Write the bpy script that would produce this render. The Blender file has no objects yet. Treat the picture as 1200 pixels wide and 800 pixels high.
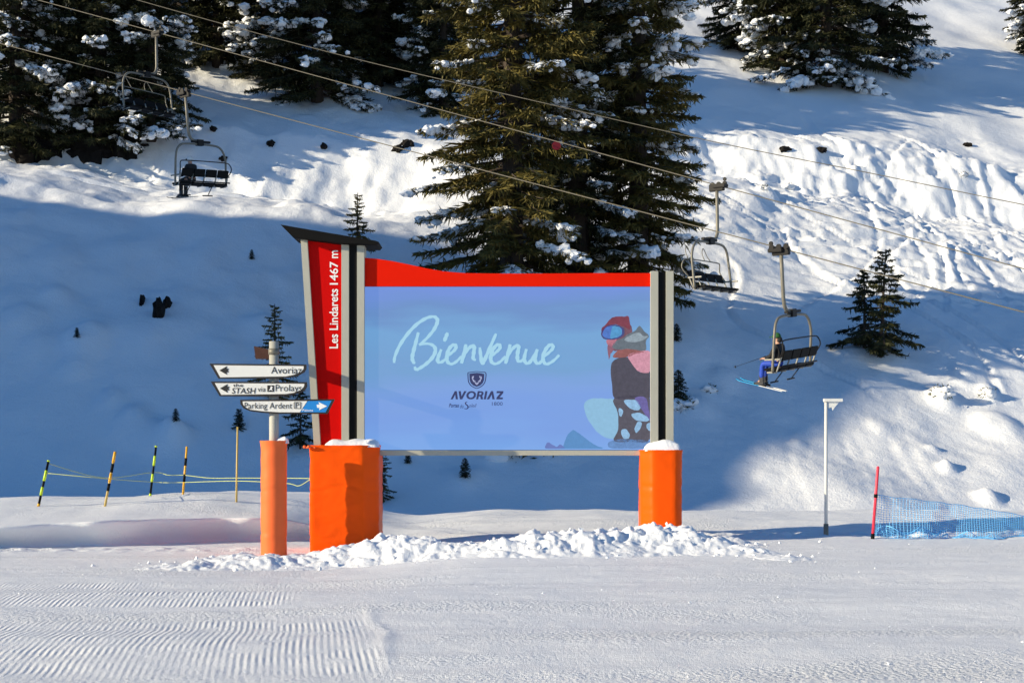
import bpy, bmesh, math, random
import numpy as np
from mathutils import Vector, Matrix

# ------------------------------------------------------------------ camera, sky, sun, exposure
S = bpy.context.scene
COL = S.collection
FPX, HOR, CAMH = 1667.0, 520.0, 1.7          # focal length and horizon row of the 1200 x 800 picture, eye height
cam = bpy.data.cameras.new('camera'); cam_o = bpy.data.objects.new('camera', cam); COL.objects.link(cam_o)
cam.sensor_width = 36.0; cam.lens = FPX / 1200 * 36; cam.shift_y = (HOR - 400) / 1200
cam.clip_start = 0.1; cam.clip_end = 3000
cam_o.location = (0, 0, CAMH); cam_o.rotation_euler = (math.radians(90), 0, 0)
S.camera = cam_o
SUN_AZ, SUN_EL = math.radians(71), math.radians(17.5)   # light travels to the right and slightly away
SD = Vector((math.cos(SUN_EL)*math.sin(SUN_AZ), math.cos(SUN_EL)*math.cos(SUN_AZ), -math.sin(SUN_EL)))
w = bpy.data.worlds.new('World'); S.world = w; w.use_nodes = True
nt = w.node_tree; bg = nt.nodes['Background']
sky = nt.nodes.new('ShaderNodeTexSky'); sky.sky_type = 'NISHITA'; sky.sun_disc = False
sky.sun_elevation = SUN_EL; sky.sun_rotation = math.radians(251); sky.altitude = 1500
sky.air_density = 1.0; sky.dust_density = 0.1; sky.ozone_density = 4.0
hs = nt.nodes.new('ShaderNodeHueSaturation'); hs.inputs['Saturation'].default_value = 1.12
nt.links.new(sky.outputs[0], hs.inputs['Color']); nt.links.new(hs.outputs[0], bg.inputs[0]); bg.inputs[1].default_value = 0.10
sl = bpy.data.lights.new('sun', 'SUN'); sl.energy = 4.7; sl.angle = math.radians(0.5); sl.color = (1.0, 0.865, 0.615)
so = bpy.data.objects.new('sun', sl); COL.objects.link(so); so.location = (-60, -20, 60)
so.rotation_euler = SD.to_track_quat('-Z', 'Y').to_euler()
S.view_settings.view_transform = 'Standard'; S.view_settings.look = 'None'
EXPO = 0.58
S.view_settings.exposure = EXPO; S.view_settings.gamma = 1; S.view_settings.use_curve_mapping = False
S.cycles.use_denoising = True
S.cycles.max_bounces = 6; S.cycles.diffuse_bounces = 3; S.cycles.transparent_max_bounces = 8
random.seed(7); RNG = np.random.default_rng(11)

# ------------------------------------------------------------------ helpers
def srgb(r, g, b):
    f = lambda c: (c/255)/12.92 if c/255 <= 0.04045 else ((c/255+0.055)/1.055)**2.4
    return (f(r), f(g), f(b))
def PX(px, py, D):                                   # picture point at depth D -> world point
    return Vector(((px-600)/FPX*D, D, CAMH + (HOR-py)/FPX*D))
def tag(o, label=None, cat=None, group=None, kind=None):
    if label: o['label'] = label
    if cat: o['category'] = cat
    if group: o['group'] = group
    if kind: o['kind'] = kind
    return o
def empty(name, loc, rz=0, label=None, cat=None, group=None):
    o = bpy.data.objects.new(name, None); COL.objects.link(o); o.location = loc; o.rotation_euler = (0, 0, rz)
    o.empty_display_size = 0.2
    return tag(o, label, cat, group)
def link(name, me, mat=None, parent=None):
    o = bpy.data.objects.new(name, me); COL.objects.link(o)
    if mat is not None and len(me.materials) == 0:
        for m in (mat if isinstance(mat, (list, tuple)) else [mat]): me.materials.append(m)
    if parent is not None: o.parent = parent
    return o
def mesh(name, V, F, smooth=False):
    me = bpy.data.meshes.new(name); me.from_pydata([tuple(v) for v in V], [], [tuple(f) for f in F]); me.update()
    if smooth: me.polygons.foreach_set('use_smooth', [True]*len(me.polygons))
    return me
def npmesh(name, V, F, smooth=False):                # V (n,3), F (m,3|4) numpy
    me = bpy.data.meshes.new(name); k = F.shape[1]
    me.vertices.add(len(V)); me.vertices.foreach_set('co', np.ascontiguousarray(V, dtype=np.float32).ravel())
    me.loops.add(F.size); me.loops.foreach_set('vertex_index', np.ascontiguousarray(F, dtype=np.int32).ravel())
    me.polygons.add(len(F)); me.polygons.foreach_set('loop_start', np.arange(0, F.size, k, dtype=np.int32))
    try: me.polygons.foreach_set('loop_total', np.full(len(F), k, dtype=np.int32))
    except Exception: pass
    me.polygons.foreach_set('use_smooth', np.full(len(F), smooth))
    me.update(calc_edges=True); return me
class MB:
    """collects boxes, prisms and tubes into one mesh"""
    def __init__(s): s.V = []; s.F = []; s.S = []
    def add(s, V, F, smooth=False):
        b = len(s.V); s.V += [Vector(v) for v in V]; s.F += [tuple(i+b for i in f) for f in F]; s.S += [smooth]*len(F); return s
    def box(s, x0, x1, y0, y1, z0, z1):
        return s.add([(x0,y0,z0),(x1,y0,z0),(x1,y1,z0),(x0,y1,z0),(x0,y0,z1),(x1,y0,z1),(x1,y1,z1),(x0,y1,z1)],
            [(0,3,2,1),(4,5,6,7),(0,1,5,4),(1,2,6,5),(2,3,7,6),(3,0,4,7)])
    def prism(s, pts, y0, y1):                       # outline in x,z (counter-clockwise seen from -y), depth y0..y1
        n = len(pts)
        V = [(p[0], y0, p[1]) for p in pts] + [(p[0], y1, p[1]) for p in pts]
        F = [tuple(range(n)), tuple(range(2*n-1, n-1, -1))] + [(i, i+n, (i+1) % n + n, (i+1) % n) for i in range(n)]
        return s.add(V, F)
    def tube(s, P, r, n=8, cap=True, smooth=True):
        P = [Vector(p) for p in P]; R = r if isinstance(r, (list, tuple)) else [r]*len(P)
        V = []; F = []; up = None
        for i, p in enumerate(P):
            t = (P[min(i+1, len(P)-1)] - P[max(i-1, 0)]).normalized()
            if up is None:
                a = Vector((0,0,1)) if abs(t.z) < 0.9 else Vector((1,0,0)); up = t.cross(a).normalized()
            up = (up - t*up.dot(t)).normalized(); q = t.cross(up)
            for k in range(n):
                c = 2*math.pi*k/n; V.append(p + (up*math.cos(c) + q*math.sin(c))*R[i])
        for i in range(len(P)-1):
            for k in range(n):
                F.append((i*n+k, i*n+(k+1) % n, (i+1)*n+(k+1) % n, (i+1)*n+k))
        s.add(V, F, smooth)
        if cap:
            b = len(s.V)-len(V); s.F += [tuple(b+k for k in range(n-1, -1, -1)), tuple(b+(len(P)-1)*n+k for k in range(n))]; s.S += [False, False]
        return s
    def disc(s, c, ax, r, h, n=16):                  # short cylinder centred at c along ax
        ax = Vector(ax).normalized(); return s.tube([Vector(c)-ax*h/2, Vector(c)+ax*h/2], r, n)
    def build(s, name, mat, parent=None, bevel=0, M=None):
        V = [M @ v for v in s.V] if M is not None else s.V
        me = mesh(name, V, s.F); me.polygons.foreach_set('use_smooth', s.S)
        bm = bmesh.new(); bm.from_mesh(me); bmesh.ops.recalc_face_normals(bm, faces=bm.faces[:]); 
        if bevel: bmesh.ops.bevel(bm, geom=[e for e in bm.edges if len(e.link_faces) == 2 and e.calc_face_angle(0) > 0.5], offset=bevel, segments=2, affect='EDGES')
        bm.to_mesh(me); bm.free()
        return link(name, me, mat, parent)
def catmull(P, k=8):
    P = [Vector(p) for p in P]; out = []
    for i in range(len(P)-1):
        a, b, c, d = P[max(i-1,0)], P[i], P[i+1], P[min(i+2, len(P)-1)]
        for j in range(k):
            t = j/k; out.append(0.5*((2*b) + (c-a)*t + (2*a-5*b+4*c-d)*t*t + (3*b-a-3*c+d)*t**3))
    return out + [P[-1]]
def smooth01(a, b, x): t = np.clip((x-a)/(b-a), 0, 1); return t*t*(3-2*t)
# gradient noise in numpy
_perm = RNG.permutation(512); _perm = np.concatenate([_perm, _perm]); _ang = RNG.random(512)*2*np.pi
_gx, _gy = np.cos(_ang), np.sin(_ang)
def noise(x, y, seed=0):
    x = np.asarray(x, float); y = np.asarray(y, float)
    xi = np.floor(x).astype(int); yi = np.floor(y).astype(int); fx = x-xi; fy = y-yi
    u = fx**3*(fx*(fx*6-15)+10); v = fy**3*(fy*(fy*6-15)+10)
    def g(ix, iy, dx, dy):
        h = _perm[(_perm[(ix+seed*37) & 511] + iy) & 511]; return _gx[h]*dx + _gy[h]*dy
    a = g(xi, yi, fx, fy); b = g(xi+1, yi, fx-1, fy); c = g(xi, yi+1, fx, fy-1); d = g(xi+1, yi+1, fx-1, fy-1)
    return (a*(1-u)+b*u)*(1-v) + (c*(1-u)+d*u)*v
def fbm(x, y, o=4, seed=0, g=0.5):
    s = 0; a = 1
    for i in range(o): s = s + a*noise(x*2**i+i*17.3, y*2**i-i*9.1, seed+i); a *= g
    return s

# ------------------------------------------------------------------ materials
MAT = {}
def mat(name, col, rough=0.6, var=0.12, scale=6.0, bump=0.0, bscale=40.0, metal=0.0, emit=None, spec=0.5, coat=0.0):
    m = bpy.data.materials.new(name); m.use_nodes = True; t = m.node_tree; b = t.nodes['Principled BSDF']
    tc = t.nodes.new('ShaderNodeTexCoord'); n = t.nodes.new('ShaderNodeTexNoise'); n.inputs['Scale'].default_value = scale; n.inputs['Detail'].default_value = 5
    t.links.new(tc.outputs['Object'], n.inputs['Vector'])
    mx = t.nodes.new('ShaderNodeMix'); mx.data_type = 'RGBA'
    mx.inputs[6].default_value = (*[c*(1-var) for c in col], 1); mx.inputs[7].default_value = (*[min(1, c*(1+var)) for c in col], 1)
    t.links.new(n.outputs['Fac'], mx.inputs[0]); t.links.new(mx.outputs[2], b.inputs['Base Color'])
    b.inputs['Roughness'].default_value = rough; b.inputs['Metallic'].default_value = metal
    b.inputs['Specular IOR Level'].default_value = spec; b.inputs['Coat Weight'].default_value = coat
    if emit is not None:
        b.inputs['Emission Color'].default_value = (*emit, 1); b.inputs['Emission Strength'].default_value = 1.0
    if bump:
        n2 = t.nodes.new('ShaderNodeTexNoise'); n2.inputs['Scale'].default_value = bscale; n2.inputs['Detail'].default_value = 4
        t.links.new(tc.outputs['Object'], n2.inputs['Vector'])
        bp = t.nodes.new('ShaderNodeBump'); bp.inputs['Strength'].default_value = bump; bp.inputs['Distance'].default_value = 0.02
        t.links.new(n2.outputs['Fac'], bp.inputs['Height']); t.links.new(bp.outputs[0], b.inputs['Normal'])
    MAT[name] = m; return m
def snow_mat(name, bumps, cord=False):
    m = bpy.data.materials.new(name); m.use_nodes = True; t = m.node_tree; b = t.nodes['Principled BSDF']
    b.inputs['Base Color'].default_value = (0.86, 0.875, 0.90, 1); b.inputs['Roughness'].default_value = 0.55; b.inputs['Specular IOR Level'].default_value = 0.25
    tc = t.nodes.new('ShaderNodeTexCoord'); prev = None
    if cord:
        ph = t.nodes.new('ShaderNodeAttribute'); ph.attribute_name = 'phase'
        mk = t.nodes.new('ShaderNodeAttribute'); mk.attribute_name = 'groom'
        sn = t.nodes.new('ShaderNodeMath'); sn.operation = 'SINE'; t.links.new(ph.outputs['Fac'], sn.inputs[0])
        br = t.nodes.new('ShaderNodeTexNoise'); br.inputs['Scale'].default_value = 3.0; br.inputs['Detail'].default_value = 6; t.links.new(tc.outputs['Object'], br.inputs['Vector'])
        mr = t.nodes.new('ShaderNodeMapRange'); mr.inputs[1].default_value = 0.35; mr.inputs[2].default_value = 0.62; t.links.new(br.outputs['Fac'], mr.inputs[0])
        ml0 = t.nodes.new('ShaderNodeMath'); ml0.operation = 'MULTIPLY'; t.links.new(mk.outputs['Fac'], ml0.inputs[0]); t.links.new(mr.outputs[0], ml0.inputs[1])
        ml = t.nodes.new('ShaderNodeMath'); ml.operation = 'MULTIPLY'; t.links.new(sn.outputs[0], ml.inputs[0]); t.links.new(ml0.outputs[0], ml.inputs[1])
        bp = t.nodes.new('ShaderNodeBump'); bp.inputs['Strength'].default_value = 0.9; bp.inputs['Distance'].default_value = 0.0085
        t.links.new(ml.outputs[0], bp.inputs['Height']); prev = bp
        cp = t.nodes.new('ShaderNodeAttribute'); cp.attribute_name = 'chop'
        vn = t.nodes.new('ShaderNodeTexNoise'); vn.inputs['Scale'].default_value = 24; vn.inputs['Detail'].default_value = 3; t.links.new(tc.outputs['Object'], vn.inputs['Vector'])
        m2 = t.nodes.new('ShaderNodeMath'); m2.operation = 'MULTIPLY'; t.links.new(vn.outputs['Fac'], m2.inputs[0]); t.links.new(cp.outputs['Fac'], m2.inputs[1])
        b2 = t.nodes.new('ShaderNodeBump'); b2.inputs['Strength'].default_value = 0.8; b2.inputs['Distance'].default_value = 0.05
        t.links.new(m2.outputs[0], b2.inputs['Height']); t.links.new(prev.outputs[0], b2.inputs['Normal']); prev = b2
    for sc, dist, st in bumps:
        n = t.nodes.new('ShaderNodeTexNoise'); n.inputs['Scale'].default_value = sc; n.inputs['Detail'].default_value = 5; n.inputs['Roughness'].default_value = 0.6
        t.links.new(tc.outputs['Object'], n.inputs['Vector'])
        bp = t.nodes.new('ShaderNodeBump'); bp.inputs['Strength'].default_value = st; bp.inputs['Distance'].default_value = dist
        t.links.new(n.outputs['Fac'], bp.inputs['Height'])
        if prev: t.links.new(prev.outputs[0], bp.inputs['Normal'])
        prev = bp
    t.links.new(prev.outputs[0], b.inputs['Normal']); MAT[name] = m; return m
def leaf_mat(name, c0, c1):
    m = bpy.data.materials.new(name); m.use_nodes = True; t = m.node_tree; b = t.nodes['Principled BSDF']
    tc = t.nodes.new('ShaderNodeTexCoord'); n = t.nodes.new('ShaderNodeTexNoise'); n.inputs['Scale'].default_value = 1.3; n.inputs['Detail'].default_value = 6
    t.links.new(tc.outputs['Object'], n.inputs['Vector'])
    r = t.nodes.new('ShaderNodeValToRGB'); r.color_ramp.elements[0].position = 0.35; r.color_ramp.elements[1].position = 0.68
    r.color_ramp.elements[0].color = (*c0, 1); r.color_ramp.elements[1].color = (*c1, 1)
    t.links.new(n.outputs['Fac'], r.inputs[0]); t.links.new(r.outputs[0], b.inputs['Base Color']); b.inputs['Roughness'].default_value = 0.65; b.inputs['Specular IOR Level'].default_value = 0.2
    MAT[name] = m; return m
M_PISTE = snow_mat('groomed_snow', [(7, 0.05, 0.30), (40, 0.02, 0.5), (95, 0.012, 0.8)], cord=True)
M_SLOPE = snow_mat('slope_snow', [(0.9, 0.18, 0.25), (3.5, 0.08, 0.4), (14, 0.035, 0.5)])
M_SNOW = snow_mat('heap_snow', [(18, 0.03, 0.5), (70, 0.012, 0.5)])
M_OLIVE_LIT = leaf_mat('lit_olive_needles', (0.050, 0.048, 0.013), (0.180, 0.142, 0.038))  # brighter needle copy: sunlight on the middle spruces is put into the colour
M_SHADEG = leaf_mat('shaded_needles', (0.016, 0.020, 0.008), (0.060, 0.060, 0.022))  # darker needle copy: the shade of the forest is put into the colour
M_BARK = mat('bark', (0.045, 0.032, 0.024), 0.9, 0.35, 8, 0.6, 25)
M_ROCK = mat('wet_rock', (0.014, 0.012, 0.011), 0.9, 0.5, 2.5, 0.8, 6, spec=0.15)
M_ORANGE = mat('orange_vinyl', (0.97, 0.098, 0.0), 0.42, 0.05, 3, 0.08, 14, spec=0.12)
M_ORANGE2 = mat('faded_orange_vinyl', (0.90, 0.165, 0.045), 0.5, 0.07, 4, 0.08, 12, spec=0.15)
M_RED = mat('red_paint', (0.58, 0.003, 0.002), 0.5, 0.05, 3, spec=0.06)
M_FASCIA = mat('red_fascia_paint', (0.74, 0.012, 0.001), 0.5, 0.05, 2, spec=0.06)
M_BEIGE = mat('grey_beige_aluminium', (0.42, 0.41, 0.34), 0.5, 0.06, 5)
M_BLACK = mat('black_coating', (0.006, 0.006, 0.006), 0.6, 0.2, 5, spec=0.12)
M_ROOF = mat('black_roof_metal', (0.007, 0.007, 0.007), 0.7, 0.2, 4, spec=0.08)
M_WHITEP = mat('white_board_paint', (0.78, 0.77, 0.72), 0.4, 0.03, 5)
M_EDGE = mat('dark_brown_edge', (0.020, 0.014, 0.011), 0.5, 0.15, 8)
M_BROWN = mat('brown_board_back', (0.028, 0.010, 0.006), 0.7, 0.25, 10, spec=0.15)
M_BLUEP = mat('blue_board_paint', (0.010, 0.22, 0.62), 0.4, 0.04, 5)
M_INK = mat('black_ink', (0.012, 0.012, 0.012), 0.6, 0.05, 5)
M_LETTER = mat('white_lettering', (0.85, 0.85, 0.83), 0.5, 0.02, 5)
M_GALV = mat('galvanised_steel', (0.20, 0.185, 0.15), 0.5, 0.2, 12, metal=0.2, spec=0.3)
M_DARKST = mat('dark_steel', (0.013, 0.012, 0.012), 0.6, 0.2, 10, spec=0.25)
M_SEAT = mat('black_seat_cushion', (0.007, 0.007, 0.007), 0.7, 0.2, 8, spec=0.12)
M_PALEPL = mat('pale_grey_casting', (0.30, 0.29, 0.25), 0.5, 0.1, 8)
M_CABLE = mat('steel_cable', (0.15, 0.135, 0.105), 0.6, 0.2, 30, spec=0.2)
M_YEL = mat('yellow_band', (0.80, 0.42, 0.02), 0.5, 0.08, 10)
M_LIME = mat('fluorescent_band', (0.55, 0.75, 0.03), 0.5, 0.08, 10)
M_CANE = mat('bamboo', (0.55, 0.40, 0.12), 0.55, 0.15, 14)
M_ROPE = mat('yellow_rope', (0.62, 0.66, 0.20), 0.7, 0.15, 20)
M_PINK = mat('pink_pole', (0.80, 0.035, 0.07), 0.45, 0.06, 10)
M_NET = mat('blue_net', (0.16, 0.52, 0.90), 0.6, 0.1, 10)
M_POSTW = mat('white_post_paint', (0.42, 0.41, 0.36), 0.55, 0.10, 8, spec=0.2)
M_REDM = mat('red_marker', (0.20, 0.004, 0.008), 0.5, 0.1, 8)
M_SKIN = mat('skin', (0.48, 0.27, 0.19), 0.55, 0.05, 10)
M_JACKET = mat('black_jacket', (0.010, 0.010, 0.012), 0.8, 0.25, 10, 0.4, 14)
M_TROUS = mat('blue_ski_trousers', (0.010, 0.055, 0.42), 0.7, 0.12, 10, 0.4, 14)
M_TROUSD = mat('black_ski_trousers', (0.012, 0.012, 0.013), 0.8, 0.2, 10, 0.4, 14)
M_GREEN = mat('green_cap_cloth', (0.020, 0.11, 0.020), 0.8, 0.2, 20)
M_HELM = mat('white_helmet_shell', (0.75, 0.75, 0.73), 0.3, 0.03, 8)
M_SKIB = mat('blue_ski_top', (0.02, 0.33, 0.62), 0.35, 0.1, 10)
M_SKIW = mat('white_ski_top', (0.75, 0.75, 0.74), 0.35, 0.05, 10)
M_BOOT = mat('ski_boot_plastic', (0.03, 0.03, 0.035), 0.4, 0.2, 10)

# ------------------------------------------------------------------ terrain heights
_tr = random.Random(5); TRACKS = []
for _ in range(26):
    yc = _tr.uniform(70, 90); x0 = _tr.uniform(6, 30); k = _tr.uniform(-0.9, 0.9); TRACKS.append(('down', x0-k*yc, k, _tr.uniform(0.2, 1.6), _tr.uniform(0.25, 0.6), _tr.uniform(0, 6), yc-_tr.uniform(4, 10), yc+_tr.uniform(4, 12)))
for _ in range(16):
    xc = _tr.uniform(8, 26); y0 = _tr.uniform(72, 90); k = _tr.uniform(-0.5, 0.35); TRACKS.append(('across', y0-k*xc, k, _tr.uniform(0.2, 0.9), _tr.uniform(0.2, 0.5), _tr.uniform(0, 6), xc-_tr.uniform(5, 14), xc+_tr.uniform(5, 14)))
for _ in range(4):
    y0 = _tr.uniform(71, 78); TRACKS.append(('across', y0, _tr.uniform(-0.08, 0.08), 0.4, 0.3, _tr.uniform(0, 6), -26, _tr.uniform(-8, -4)))
for x0, k in [(13.5, 0.05), (14.1, 0.06), (15.6, -0.02), (16.3, 0.0), (11.0, 0.1)]: TRACKS.append(('down', x0-k*56, k, 0.12, 0.8, x0, 49, 60))
def hill(x, y, lumps=True):
    x = np.asarray(x, float); y = np.asarray(y, float)
    yy = y + 1.2*noise(x/16, y/16, 1)
    z = -1.5 + 0.577*np.logaddexp(0, (yy-49.0)/1.6)*1.6
    rise = smooth01(42, 60, y)
    z = z - 0.14*np.clip(x, -45, 70)*rise
    wl = 1-smooth01(-9, 1, x)                         # cat track on the left with a steep bank above it
    a = yy + 1.0*noise(x/6, y/30, 3)
    ter = -0.34*np.clip(a-71.5, 0, 8.5) + np.clip(a-80.0, 0, 3.4)*0.85
    z = z + wl*ter
    z = z + wl*smooth01(68, 72, y)*0.07*fbm(x/1.0, y/0.9, 3, 48, 0.65)
    wr = smooth01(4, 12, x)                           # scalloped step on the right
    a2 = y + 2.2*noise(x/7, y/40, 5) + 0.9*np.abs(noise(x/3.2, y/20, 6))
    z = z + wr*(-0.30*np.clip(a2-83, 0, 7) + np.clip(a2-90, 0, 3.4)*0.58 + np.exp(-((a2-91.5)/2.4)**2)*(0.8*noise(x/2.0, y/2.0, 44) + 0.35*fbm(x/0.8, y/0.8, 2, 47)))
    n = 0.9*noise(x/11, y/11, 8) + 0.42*noise(x/4.3, y/5, 9) + (0.10+0.14*(1-smooth01(2, 8, x)))*noise(x/1.9, y/2.2, 10)
    z = z + rise*n
    # ski tracks and chopped snow on the open right-hand side
    u = x*0.82 + y*0.57; v = -x*0.57 + y*0.82
    tr = (1-np.abs(noise(u/7, v/0.9, 12))*2) + 0.7*(1-np.abs(noise((x*0.55-y*0.83)/6, (x*0.83+y*0.55)/0.8, 13))*2)
    tr = tr + 1.1*fbm(x/0.9, y/1.0, 3, 14, 0.65)
    rough = 0.12 + 0.88*smooth01(74, 78, y)*(1-smooth01(93, 97, y))
    rdg = (1-np.abs(noise(u/3.4, v/0.75, 42))*2.2) + 0.8*(1-np.abs(noise((x*0.5-y*0.86)/2.6, (x*0.86+y*0.5)/0.7, 43))*2.2)
    z = z + smooth01(2, 9, x)*rough*(0.12*tr + 0.16*rdg*smooth01(-0.25, 0.3, noise(x/6, y/6, 15)))
    for (kind, c0, k, A, w_, p_, a0, a1) in TRACKS:   # grooves of single ski tracks
        s0, q0 = (y, x) if kind == 'down' else (x, y)
        d0 = q0 - (c0 + k*s0 + A*np.sin(w_*s0+p_))
        win = smooth01(a0, a0+2, s0)*(1-smooth01(a1-2, a1, s0))
        z = z + win*(0.18 if a0 == 49 else 1.0)*(-0.13*np.exp(-(d0/0.15)**2) + 0.08*np.exp(-((d0-0.34)/0.18)**2))
    # broken cornice along the bank on the left
    wc = wl*np.exp(-((a-80.5)/3.0)**2)
    z = z + wc*0.45*fbm(x/1.6, y/1.6, 3, 16)
    z = z + 0.05*fbm(x/0.8, y/0.9, 2, 18)*smooth01(44, 60, y)
    if lumps and len(LUMP):
        for (lx, ly, r, h) in LUMP:
            d2 = ((x-lx)**2 + ((y-ly)*0.8)**2)/(r*r)
            z = z + np.where(d2 < 9, h*np.exp(-d2**1.5), 0)
    return z
LUMP = []
def at(px, py, lumps=True, d0=44.0, d1=220.0):        # where the sight line of a picture point meets the hillside
    D = np.arange(d0, d1, 0.05); x = (px-600)/FPX*D; zr = CAMH + (HOR-py)/FPX*D
    hit = np.nonzero(zr <= hill(x, D, lumps))[0]
    i = hit[0] if len(hit) else len(D)-1
    return Vector((x[i], D[i], float(hill(x[i], D[i], lumps))))
_l = []
for px, py, rpx, hpx in [(1110,549,9,16),(1093,527,8,8),(1158,585,13,18),(1160,462,11,11),(1105,470,15,18),(30,372,22,12),(70,345,16,10),(100,400,24,22),
        (45,410,20,10),(90,430,18,10),(130,470,16,12),(150,505,20,14),(205,515,16,30),(182,515,22,18),(160,490,16,12),(310,380,22,10),(240,300,26,10),(340,330,20,9),
        (70,300,24,8),(20,480,26,8),(300,480,26,9),(250,420,30,10),(500,240,24,12),(440,215,26,14),(820,480,20,14),(850,445,16,12),(1030,500,14,6),(935,520,10,5),
        (900,560,14,5),(1170,500,26,16),(1130,440,14,9),(985,330,16,6),(950,345,14,5),(1120,300,22,12),(1040,420,24,14),(1000,418,16,10),(880,235,16,14),(900,228,12,14),(930,232,14,12),
        (1150,210,16,12),(1170,205,12,10),(640,585,24,6),(540,560,18,8),(560,555,14,6),(700,560,22,6),(20,255,20,10),(300,225,18,10),(340,240,14,9)]:
    p = at(px, py, False); s = FPX/p.y
    _l.append((p.x, p.y, rpx/s, hpx/s*0.62))
LUMP = _l

def piste(x, y):
    x = np.asarray(x, float); y = np.asarray(y, float)
    z = -0.17*(1-smooth01(-3.2, -0.2, x))*smooth01(14, 21, y)
    z = z + 0.03*noise(x/3.5, y/2.5, 20) + 0.012*fbm(x/0.7, y/0.5, 3, 21) + 0.018*noise(x/7+y/9, y/0.55-x/6, 34)*smooth01(25, 20, y)
    # groomer passes: shallow steps and one small ridge along a pass edge
    z = z + 0.030*np.sin(y*1.7 + 0.3*x*0.3 + 1.5*noise(x/5, y/3, 22))*smooth01(22, 18, y)
    xr = -0.90 - 0.150*(y-10.9) + 0.05*np.sin(y*2.1) + 0.06*noise(x/3, y/0.9, 33)
    z = z + 0.014*np.exp(-((x-xr)/0.05)**2)*smooth01(10.6, 11.6, y)*(1-smooth01(14.2, 15.2, y))
    # bank along the far edge, higher mound on the left
    left = 1-smooth01(-4.6, -2.0, x)
    crest = 0.16 + 0.05*noise(x/2.5, 0*x, 23) + left*(0.30 + 0.14*np.exp(-((x+6.3)/2.6)**2)) + left*0.06*noise(x/1.7, y/1.7, 24)
    foot = 27.4 + 0.5*noise(x/3, 0*x+4, 25); lip = 25.5 + 0.40*np.clip(x+9, -3, 6) + 0.55*noise(x/2.3, 0*x+9.3, 26) + 0.22*noise(x/0.8, 0*x+3.6, 27)
    up_r = smooth01(0, 1, (y-foot)/3.2)
    t = (y-lip)/0.34; up_l = 0.62*smooth01(0, 1, t) + 0.38*smooth01(0.6, 9.0, t)
    up = up_r*(1-left) + up_l*left
    z = z + (crest + 0.17*left)*up
    z = z + 0.05*smooth01(25, 28, y)*noise(x/1.3, y/0.9, 28)*smooth01(-3, -1, x)
    # rough ploughed edge in front of the right-hand bank
    z = z + 0.13*np.clip(0.35+fbm(x/0.45, y/0.3, 3, 29), 0, 1)*np.exp(-((y-26.2)/0.55)**2)*smooth01(2.5, 3.6, x)
    z = z + 0.07*np.clip(0.2+fbm(x/0.35, y/0.3, 3, 30), 0, 1)*np.exp(-((y-25.0+0.2*noise(x, 0*x, 31))/0.5)**2)*(1-smooth01(-4.5, -3.5, x))
    z = z - 2.6*smooth01(33.2, 37.5, y + 0.4*noise(x/4, 0*x+1, 32))
    return z
def grid_mesh(name, xs, ys, fz, mat_, warp=None, attrs=None):
    X, Y = np.meshgrid(xs, ys); Z = fz(X, Y)
    A = attrs(X, Y) if attrs else {}
    if warp: Y = warp(X, Y)
    V = np.stack([X.ravel(), Y.ravel(), Z.ravel()], 1); nx, ny = len(xs), len(ys)
    i = np.arange((ny-1)*nx).reshape(ny-1, nx)[:, :-1].ravel()
    me = npmesh(name, V, np.stack([i, i+1, i+nx+1, i+nx], 1), True)
    for k, a in A.items():
        at_ = me.attributes.new(k, 'FLOAT', 'POINT'); at_.data.foreach_set('value', np.ascontiguousarray(a, dtype=np.float32).ravel())
    return link(name, me, mat_)
def spaced(segs):
    out = []
    for a, b, st in segs: out.append(np.arange(a, b, st))
    return np.concatenate(out + [[segs[-1][1]]])
def cord_attrs(X, Y):
    # lines left by the groomer run away from the camera and bend to the right
    ph = 2*np.pi/0.058*(X + 0.15*Y + 0.012*np.sin(Y*1.3) + 0.03*noise(X/4, Y/2.5, 41))
    near = (1-smooth01(-1.20, -0.85, X + 0.15*(Y-10.9)))*smooth01(10.2, 11.0, Y)*(1-smooth01(13.6, 14.2, Y))
    mid = (1-smooth01(-2.6, -2.3, X))*smooth01(14.9, 15.1, Y)*(1-smooth01(16.2, 16.6, Y))
    far = (1-smooth01(-4.9, -4.2, X))*smooth01(17.2, 17.5, Y)*(1-smooth01(18.4, 18.8, Y))
    rest = 0.05*smooth01(-1.3, -1.0, X)*(Y < 17)
    k = near*0.9 + mid*1.0 + far*0.8 + rest
    ch = smooth01(-0.05, 0.35, noise(X/4.5+Y/6, Y/0.8-X/7, 45)) + 0.8*np.exp(-((Y-12.6-0.16*(X-1.0))/0.35)**2)*smooth01(-1.0, -0.5, X) + 0.7*np.exp(-((Y-10.4-0.05*X)/0.3)**2)
    return {'phase': ph, 'groom': k*(0.65+0.7*noise(X/1.7, Y/0.5, 40)), 'chop': ch*(1-0.6*np.clip(k, 0, 1))}
def lip_warp(X, Y):                                   # the mound on the left overhangs its foot a little
    left = 1-smooth01(-4.6, -2.2, X)
    lip = 25.5 + 0.40*np.clip(X+9, -3, 6) + 0.55*noise(X/2.3, 0*X+9.3, 26) + 0.22*noise(X/0.8, 0*X+3.6, 27)
    t = (Y-lip)/0.34
    return Y - left*0.70*smooth01(0, 1, t)*(1-smooth01(1.0, 6.0, t))
o = grid_mesh('ski_piste', spaced([(-220,-40,12),(-40,-13,1.0),(-13,12.5,0.05),(12.5,40,0.9),(40,220,12)]),
    spaced([(-120,0,10),(0,8,1.0),(8,20,0.06),(20,30,0.055),(30,38,0.12)]), piste, M_PISTE, lip_warp, cord_attrs)
tag(o, kind='structure')
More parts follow.
